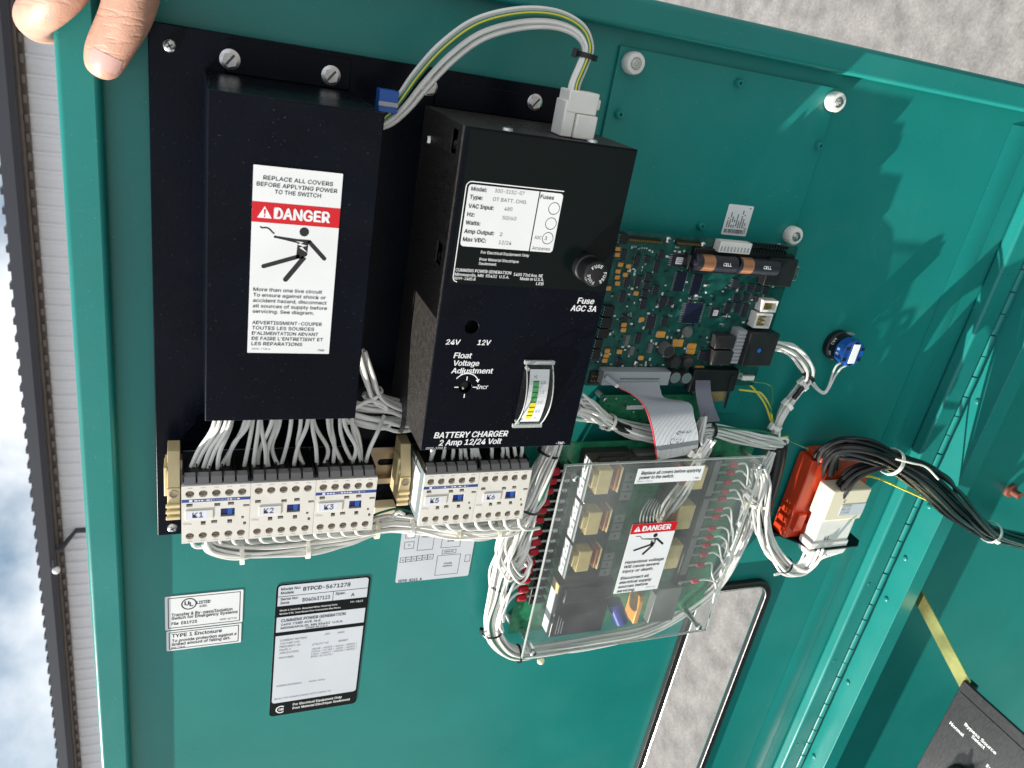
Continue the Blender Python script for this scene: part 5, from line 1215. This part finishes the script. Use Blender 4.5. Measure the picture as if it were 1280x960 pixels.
for j in range(9): x = mix(a.x + .002, b.x - .003, j / 8); e.box(x - .0007, b.y + .0015, HD + .009, x + .0007, a.y - .004, HD + .0096, 'ribbon_grey')
obj('white_socket', e, dig, bev=.0006)
a = P(940, 303, .028); b = P(982, 320, .028); e = MB()
for r in range(2):
    for i in range(14): x = mix(a.x, b.x, i / 13); e.box(x, a.y - .004 - r * .005, HD + .0003, x + .0016, a.y - .001 - r * .005, HD + .005, 'black_plastic')
obj('jumper_row', e, dig)
a = P(963, 322, .030); b = P(984, 358, .030); e = MB().box(a.x, b.y, HD + .0003, b.x + .002, a.y, HD + .010, 'black_plastic'); e.box(b.x + .0021, b.y + .006, HD + .002, b.x + .0075, a.y - .006, HD + .009, 'steel')
for yy in (b.y + .003, a.y - .003): e.cyl((b.x + .0021, yy, HD + .006), (b.x + .0045, yy, HD + .006), .0016, 'steel', seg=8)
obj('d_socket', e, dig, bev=.0005)
for (p0, p1) in (((952, 374), (966, 389)), ((944, 390), (958, 409))):
    a = P(*p0, .028); b = P(*p1, .028); e = MB().prism([(a.x, b.y), (b.x, b.y), (b.x, a.y), (a.x, a.y)], HD + .0003, HD + .0095, 'nylon', [[(a.x + .002, b.y + .002), (b.x - .0012, b.y + .002), (b.x - .0012, a.y - .002), (a.x + .002, a.y - .002)]]); e.box(a.x + .0021, b.y + .0021, HD + .0004, b.x - .0013, a.y - .0021, HD + .004, 'nylon')
    for j in range(3): yy = mix(b.y + .0035, a.y - .0035, j / 2); e.box((a.x + b.x) / 2 - .002, yy - .0007, HD + .004, (a.x + b.x) / 2 + .003, yy + .0007, HD + .0085, 'gold')
    obj('pin_socket', e, dig)
for p0, p1 in (((897, 420), (916, 436)), ((893, 438), (912, 456))):
    r = Rpx(p0, p1, .032); obj('power_relay', MB().box(r[0], r[1], HD + .0003, r[2], r[3], .033, 'relay_dark'), dig, bev=.0006)
r = Rpx((925, 414), (957, 456), .034); e = MB().box(r[0], r[1], HD + .0003, r[0] + .010, r[3], .032, 'ribbon_grey')
for j in range(9): yy = mix(r[1] + .002, r[3] - .002, j / 8); e.box(r[0] + .0005, yy - .0009, .0321, r[0] + .0095, yy + .0009, .0330, 'ribbon_grey')
cn = obj('plug_socket', e, dig); obj('plug', MB().box(r[0] + .0102, r[1], HD + .0006, r[2] + .002, r[3], .038, 'black_plastic').prism(circ((r[0] + r[2]) / 2 + .004, r[1] + .016, .0021, 12), None, .0382, 'blue_plastic'), dig, bev=.0008)
# tiny passives, too small to pick apart
e = MB(); g5 = random.Random(12)
for i in range(380):
    x = g5.uniform(pb[0] + .006, pb[2] - .012); y = g5.uniform(pb[1] + .012, pb[3] - .012); s_ = g5.choice((.0005, .0006, .0008))
    if g5.random() < .45 and x > .42: continue
    d_ = g5.random() < .5; w, h = (s_ * 1.6, s_) if d_ else (s_, s_ * 1.6)
    e.box(x - w, y - h, HD + .0002, x + w, y + h, HD + .0011, g5.choice(('ceramic', 'solder', 'chip', 'ceramic', 'chip')))
obj('surface_components', e, dig, kind='stuff')
k = MB()
for s, x, y, w in (('PWRGEN', 870, 371.5, .011), ('U12 U14', 866, 374, .010), ('J4', 843, 302, .003), ('TP6', 905, 396, .006), ('TP7', 902, 406, .006), ('R40', 846, 310, .004), ('C21', 792, 309, .005), ('C18', 805, 311, .006)):
    p = P(x, y, HD); text(k, s, p.x - w / 2, p.y, HD + .00025, .0013, 'print_white', width=w, bold=.01)
obj('silk_screen', k, dig)
# ---- small board below
r = Rpx((752, 494), (874, 526), .018); sm = thing('small_circuit_board', 'small narrow green circuit board behind the grey ribbon cable', 'circuit board', ((r[0] + r[2]) / 2, r[1], .001))
obj('board', MB().prism(rrect(r[0], r[1], r[2], r[3], .002), .0164, .018, 'pcb_bright'), sm)
for x in (r[0] + .004, r[2] - .004): obj('spacer', MB().cyl((x, r[3] - .004, .0003), (x, r[3] - .004, .0163), .0025, 'nylon', seg=10), sm, smooth=True); screw(sm, (x, r[3] - .004, .0182), .0026)
p = P(795, 509, .018); obj('white_sticker', MB().box(p.x - .010, p.y - .0022, .0182, p.x + .008, p.y + .0022, .0184, 'label_white'), sm)
e = MB()
for i in range(40): x = g5.uniform(r[0] + .004, r[2] - .004); y = g5.uniform(r[1] + .003, r[3] - .003); e.box(x - .0008, y - .0005, .0182, x + .0008, y + .0005, .0190, g5.choice(('ceramic', 'solder', 'gold', 'chip')))
obj('surface_components', e, sm, kind='stuff')

# ================================================================== ribbon cables
def ribbon(parent, left, right, n, m, edge=None, sub=8):
    A = smooth_path([P(*p) for p in left], sub); B = smooth_path([P(*p) for p in right], sub); N = len(A)
    for part, (i0, i1, mm_) in (('ribbon', (0, n, m)), ('red_edge', (-1, 0, edge))):
        if mm_ is None: continue
        V = []; cols = (i1 - i0) * 4 + 1
        for j in range(N):
            d = (B[j] - A[j]); t = (A[min(j + 1, N - 1)] - A[max(j - 1, 0)]); nn = d.cross(t).normalized()
            if nn.z < 0: nn = -nn
            for c in range(cols):
                f = (i0 + c / 4) / n; V.append(A[j] + d * f + nn * (.00045 * abs(math.sin(math.pi * c / 4))))
        V2 = V + [v - Vector((0, 0, .0009)) for v in V]; F = []; M = len(V)
        for j in range(N - 1):
            for c in range(cols - 1): a = j * cols + c; F.append((a, a + 1, a + cols + 1, a + cols)); F.append((M + a, M + a + cols, M + a + cols + 1, M + a + 1))
        obj(part, MB().add(V2, F, mm_), parent, smooth=True)
rc = thing('ribbon_cable', 'wide grey ribbon cable with a red edge, folding down from the digital board', 'ribbon cable', tuple(P(820, 520, .03)))
ribbon(rc, [(768, 478, .034), (777, 486, .038), (792, 494, .044), (806, 507, .050), (815, 530, .054), (820, 556, .050), (822, 575, .036)], [(824, 478, .034), (826, 488, .038), (832, 498, .044), (862, 504, .050), (868, 522, .054), (873, 546, .050), (872, 566, .036)], 34, 'ribbon_grey', 'lug_red')
mk = MB(); p = P(848, 552, .0555)
mat('ink', (.02, .02, .03), .5)
for k_, (cx, cy, s_) in enumerate(((-.006, 0, .0022), (-.001, .0006, .0015), (.004, .0004, .0020))):
    mk.tube([Vector((p.x + cx + s_ * math.cos(a_), p.y + cy + s_ * 1.3 * math.sin(a_), .0549)) for a_ in [i * .5 + k_ for i in range(11)]], .0003, 'ink', 5)
obj('ink_mark', mk, rc)
a = P(755, 464, .032); b = P(834, 481, .032); e = MB().box(a.x, b.y, HD + .0003, b.x, a.y, .033, 'ribbon_grey')
for rr_2 in range(2):
    for i in range(17): x = mix(a.x + .018, b.x - .012, i / 16); e.box(x - .0008, mix(b.y, a.y, .2 + .3 * rr_2) - .0008, .0331, x + .0008, mix(b.y, a.y, .2 + .3 * rr_2) + .0008, .0338, 'relay_grey')
obj('connector', e, rc, bev=.0006)
obj('latch', MB().hexa([P(755, 474, .034), P(771, 485, .034), P(775, 482, .034), P(759, 469, .034)], [P(755, 474, .038), P(771, 485, .038), P(775, 482, .038), P(759, 469, .038)], 'ribbon_grey'), rc, bev=.0004)
obj('connector', MB().box(*P(790, 560, HM + .001), *(P(870, 575, HM) + Vector((0, 0, .012))), 'relay_grey'), rc, bev=.0006)
rc2 = thing('narrow_ribbon_cable', 'narrow slate ribbon cable hanging from the digital board beside bare header pins', 'ribbon cable', tuple(P(888, 500, .03)))
ribbon(rc2, [(870, 476, .032), (870, 490, .040), (873, 508, .044), (877, 528, .036)], [(888, 476, .032), (889, 490, .040), (893, 508, .044), (900, 526, .036)], 12, 'ribbon_violet')
hd_ = MB(); a = P(868, 462, .030); b = P(916, 489, .030); hd_.box(a.x, b.y, HD + .0003, b.x, a.y, .031, 'black_plastic')
for i in range(13): x = mix(P(890, 492, .03).x, P(912, 492, .03).x, i / 12); y = P(900, 492, .03).y; hd_.box(x - .0004, y - .010, .026, x + .0004, y + .004, .0268, 'gold')
obj('connector', hd_, rc2, bev=.0005)
obj('latch', MB().hexa([P(914, 470, .026), P(918, 470, .026), P(907, 511, .026), P(904, 510, .026)], [P(914, 470, .032), P(918, 470, .032), P(907, 511, .032), P(904, 510, .032)], 'black_plastic'), rc2, bev=.0004)

# ================================================================== centre harness
har = thing('control_harness', 'tied white wires running under the ribbon cables to the digital board plug', 'wires', tuple(P(880, 545, .0)))
bundle(har, [(716, 500, .030), (730, 510, .032), (748, 520, .034), (764, 529, .032), (800, 541, .028), (840, 545, .026), (870, 541, .026), (888, 538, .026), (915, 543, .024), (945, 551, .022), (965, 553, .020), (978, 556, .018)], 14, .0075, .0013, seed=51, spread=[1.5, 1.3, .9, .8, 1, 1, .9, .8, 1, 1, .9, .6], twist=2.4)
for k in range(5): wire(har, [(721, 500 + 4 * k, .034), (735, 499 + 5 * k, .036), (748, 508 + 3.5 * k, .036), (762, 526, .034)], .00145)
wire(har, [(722, 514, .040), (738, 521, .041), (752, 531, .040)], .0017); wire(har, [(724, 511, .040), (742, 516, .041), (758, 524, .040)], .0017)
tie(har, P(762, 528, .033), (1, -.5, 0), .0072, 'nylon', .0014); tie(har, P(889, 538, .026), (1, -.05, 0), .0072, 'black_plastic', .0016)
sl_ = smooth_path([P(766, 528, .036), P(776, 534, .035), P(786, 537, .034)], 6); obj('sleeve', MB().tube(sl_, .0040, 'black_plastic', 10), har, smooth=True)
bundle(har, [(872, 536, .036), (880, 520, .040), (876, 548, .040), (884, 562, .036), (872, 580, .034)], 4, .005, .0013, seed=54)
bundle(har, [(956, 431, .030), (975, 433, .028), (993, 441, .024), (1007, 455, .020), (1011, 468, .018), (1006, 480, .016), (994, 494, .014), (980, 512, .012), (971, 532, .012), (968, 548, .016)], 7, .0055, .0014, seed=57, spread=[1.2, 1, 1.1, 1.4, 1.2, .9, .8, .7, .7, .8], twist=2.5)
for x, y, d in ((1004, 482, (-.7, -.7, 0)), (985, 507, (-.6, -.8, 0)), (970, 534, (-.2, -1, 0))): tie(har, P(x, y, .015), d, .0052, 'nylon', .0020, ha=0)
sl_ = smooth_path([P(1003, 484, .020), P(997, 492, .019), P(992, 498, .018)], 5); obj('sleeve', MB().tube(sl_, .0026, 'black_plastic', 10), har, smooth=True)
tie(har, P(1011, 472, .018), (-.6, -.8, 0), .0058, 'black_plastic', .0018, ha=0)
cd_ = [P(974, 556, .018), P(971, 575, .016), P(965, 600, .014), P(958, 625, .012), P(950, 655, .010)]; obj('conduit', MB().tube(smooth_path(cd_, 5), .0085, 'black_plastic', 14), har, smooth=True)
obj('sealing_ring', MB().tube([P(976, 553, .019) + Vector((.0085 * math.cos(i * .45), .006 * math.sin(i * .45), .002 * math.sin(i * .45))) for i in range(14)], .0016, 'nylon', 7, closed=True), har, smooth=True)
gw_ = thing('earth_wires', 'thin green and yellow earth wires looping from a crimp ring on the digital board', 'wires', tuple(P(940, 500, .0)))
for pts, m_ in (([(925, 470, .024), (940, 476, .022), (958, 479, .020), (965, 486, .018), (965, 505, .012)], 'wire_green'), ([(924, 487, .020), (940, 489, .020), (952, 492, .016), (962, 508, .010), (966, 530, .008)], 'wire_yellow'), ([(928, 472, .022), (944, 488, .018), (956, 505, .012), (963, 525, .008), (968, 545, .010), (985, 546, .010)], 'wire_yellow'),
                ([(890, 532, .028), (920, 536, .026), (950, 539, .022), (975, 546, .018), (1010, 561, .020)], 'wire_green'), ([(946, 488, .018), (957, 500, .012), (965, 517, .009)], 'wire_green')):
    wire(gw_, pts, .0010, m_)
cr = P(925, 470, .024); obj('ring_terminal', MB().lathe((cr.x, cr.y, .0225), [(.0035, 0), (.0035, .0012), (.0018, .0016)], 'solder', 14).box(cr.x + .002, cr.y - .0035, .0228, cr.x + .016, cr.y + .0008, .0262, 'nylon'), gw_, smooth=True)

# ================================================================== blue rotary switch body
pot = thing('rotary_switch_body', 'round black and blue switch body with a white stripe, mounted alone on the door', 'switch', tuple(P(1045, 430, 0)))
pc = P(1046, 431, .003)
obj('collar', MB().lathe((pc.x, pc.y, .0004), [(.0155, 0), (.0160, .001), (.0160, .006), (.0145, .0070), (.0145, .0140)], 'black_plastic', 28), pot, smooth=True)
obj('case', MB().prism(circ(pc.x, pc.y, .0142, 12, .2), .0142, .0268, 'blue_plastic'), pot, bev=.0015)
for an in (.5, 1.6, 2.6, 3.7, 4.7, 5.7):
    c_ = Vector((pc.x + .0112 * math.cos(an), pc.y + .0112 * math.sin(an), .027)); obj('contact_slot', MB().box(c_.x - .002, c_.y - .0015, .0262, c_.x + .002, c_.y + .0015, .0275, 'black_plastic'), pot)
obj('white_stripe', MB().box(pc.x - .0040, pc.y - .0098, .0270, pc.x + .0042, pc.y + .0108, .0282, 'print_white'), pot, bev=.0004)
obj('side_tag', MB().box(pc.x + .002, pc.y + .0146, .006, pc.x + .010, pc.y + .0153, .0115, 'ribbon_grey'), pot)
k = MB()
def around(s, z, cap, a0):
    rr_3 = .01475
    text(k, s, 0, 0, 0, cap, 'print_white', bold=.02, frame=lambda q: Vector((pc.x + rr_3 * math.cos(a0 - q.x / rr_3), pc.y + rr_3 * math.sin(a0 - q.x / rr_3), z - q.y * 0 + q.y)))
around('CE', .0085, .0028, math.pi * 1.18); around('CA4', .0085, .0028, math.pi * .93); around('C  B', .0185, .0030, math.pi * 1.08); obj('lettering', k, pot)
wire(pot, [(1060, 452, .018), (1048, 455, .016), (1042, 464, .012), (1036, 482, .008), (1030, 490, .006), (1022, 485, .008), (1014, 473, .014)], .0011); wire(pot, [(1062, 455, .020), (1052, 460, .016), (1044, 470, .012), (1037, 484, .008), (1030, 492, .006), (1020, 486, .008), (1012, 476, .014)], .0011)

# ================================================================== bracket with red plug and white plug
vB = P(962, 646, .001).y
bk = thing('connector_bracket', 'black steel bracket standing out from the door, holding the red plug and white plug', 'bracket', (P(990, 660, 0).x, vB, 0))
hb_ = .050
fxa = P(1022, 689, hb_).x; fxb = P(1072, 683, hb_).x; vB = P(1022, 689, hb_).y
xa = P(962, 650, .004).x
m = MB(); poly = [(xa, .0006), (fxb + .012, .0006), (fxb + .010, hb_ - .008), (fxb, hb_), (fxa, hb_), (xa, .012)]
m.prism(poly, 0, .0022, 'black_gloss'); m.v = [Vector((v.x, vB + .0022 - v.z, v.y)) for v in m.v]; obj('plate', m, bk, bev=.0005)
obj('foot', MB().box(xa, vB - .014, .0004, fxb + .012, vB, .0024, 'black_gloss'), bk, bev=.0005)
yb = vB + .0024
rp_ = thing('red_plug', 'orange-red moulded plug with latches, fed by the black cable bundle', 'connector', (P(1005, 640, .02).x, yb, .02))
ox0, ox1 = xa + .007, fxb + .004
ytop = P(1008, 574, .030).y
m = MB().box(ox0, yb, .0035, ox1, ytop - .006, .0255, 'orange_plastic'); obj('body', m, rp_, bev=.0012)
obj('cap', MB().box(ox0 + .006, ytop - .0059, .005, ox1 - .001, ytop + .001, .030, 'orange_plastic'), rp_, bev=.0012)
for x, z0, z1, y0, y1 in ((ox0 + .004, .0256, .031, .012, .034), (ox0 + .020, .0256, .030, .004, .020), (ox0 + .022, .0256, .033, .026, .044)):
    obj('latch', MB().box(x, yb + y0, z0, x + .011, yb + y1, z1, 'orange_plastic'), rp_, bev=.0008)
for y0 in (.010, .022, .036): obj('slot', MB().box(ox0 + .0165, yb + y0, .0256, ox0 + .0195, yb + y0 + .007, .0262, 'rust'), rp_)
for k in range(3): obj('rib', MB().box(ox0 - .003, yb + .006 + .012 * k, .007, ox0 - .0001, yb + .012 + .012 * k, .022, 'orange_plastic'), rp_, bev=.0006)
wp = thing('white_plug', 'cream and white square plug standing on the black bracket in front of the red plug', 'connector', (P(1045, 670, .04).x, yb, .04))
wx0_, wx1_ = P(1018, 680, .049).x, P(1060, 676, .049).x
yt = P(1030, 612, .046).y; ym = P(1020, 652, .049).y
obj('flange', MB().box(wx0_ - .004, yb, .030, wx1_ + .001, yb + .008, .0490, 'nylon'), wp, bev=.001)
obj('shell', MB().box(wx0_ - .001, yb + .0081, .031, wx1_ - .001, ym - .0001, .0480, 'nylon'), wp, bev=.001)
obj('hood', MB().box(wx0_ - .003, ym, .028, wx1_ + .002, yt, .0505, 'nylon_warm'), wp, bev=.0014)
hy_ = mix(ym, yt, .42); obj('tag', MB().box(wx0_ + .016, ym + .006, .0506, wx1_ + .001, hy_ + .004, .0509, 'label_silver'), wp)
obj('wire_boot', MB().hexa([(wx0_ - .001, vB - .008, .032), (wx1_, vB - .008, .032), (wx1_, vB - .008, .049), (wx0_ - .001, vB - .008, .049)], [(wx0_ - .004, vB - .0004, .031), (wx1_ + .003, vB - .0004, .031), (wx1_ + .003, vB - .0004, .0495), (wx0_ - .004, vB - .0004, .0495)], 'nylon'), wp, bev=.001)
k = MB()
for j in range(3): text(k, ('0328', 'M3 22', '1 0 00')[j], wx0_ + .0175, hy_ + .001 - .0042 * j, .0511, .0022, 'print_grey', width=.012)
text(k, 'V1..', wx0_ + .012, yb + .0105, .0483, .0050, 'print_black', width=.010, bold=.01); text(k, 'c', wx0_ + .016, hy_ + .007, .0508, .004, 'print_black'); obj('lettering', k, wp)
for i in range(9):
    x = mix(wx0_ + .001, wx1_ - .002, i / 8); wire(right, [Vector((x, vB - .0085, .040 + .003 * (i % 3))), Vector((mix(x, wx0_ - .002, .35), vB - .020, .040)), Vector((mix(x, wx0_ - .012, .7), vB - .032, .038)), Vector((wx0_ - .026, vB - .040, .036))], .0014, door=True)

# ================================================================== black cable bundle over the hinge
bc = thing('black_cable_bundle', 'thick bundle of black cables with white ties crossing the hinge into the cabinet', 'cables', tuple(P(1150, 600, .03)))
pth = [(1032, 588, .022), (1036, 568, .034), (1052, 560, .044), (1082, 563, .054), (1114, 576, .062), (1150, 594, .066), (1190, 628, .066), (1218, 652, .064), (1240, 666, .062), (1280, 676, .058), (1340, 690, .048)]
bundle(bc, pth, 15, .0135, .0020, 'wire_black', seed=61, twist=2.8, spread=[.8, .85, .85, .9, .85, 1.1, 1.1, .9, .75, .8, .9], jit=.22)
bundle(bc, [(1052, 616, .042), (1056, 604, .046), (1068, 592, .050), (1090, 584, .056), (1114, 580, .060), (1150, 604, .062), (1190, 640, .062), (1225, 662, .060), (1260, 674, .056), (1340, 692, .046)], 9, .0085, .0020, 'wire_black', seed=63, twist=2, jit=.22, spread=[1.1, 1.1, 1, .9, .8, 1.2, 1.1, .8, .8, 1])
wire(bc, [(1060, 560, .050), (1114, 570, .066), (1160, 584, .074), (1188, 600, .072), (1196, 622, .066)], .0020, 'wire_black')
wire(bc, [(1055, 598, .030), (1090, 596, .036), (1130, 612, .040), (1168, 629, .050), (1200, 640, .056)], .0012, 'wire_yellow', name='earth_wire')
tie(bc, P(1114, 577, .062), (.85, -.35, .1), .0140, 'nylon', .0024, ha=1.9, tail=[P(1120, 574, .076), P(1140, 579, .082), P(1158, 584, .084), P(1173, 599, .080)])
tie(bc, P(1238, 665, .062), (.9, -.35, 0), .0125, 'nylon', .0022, ha=-1.2)
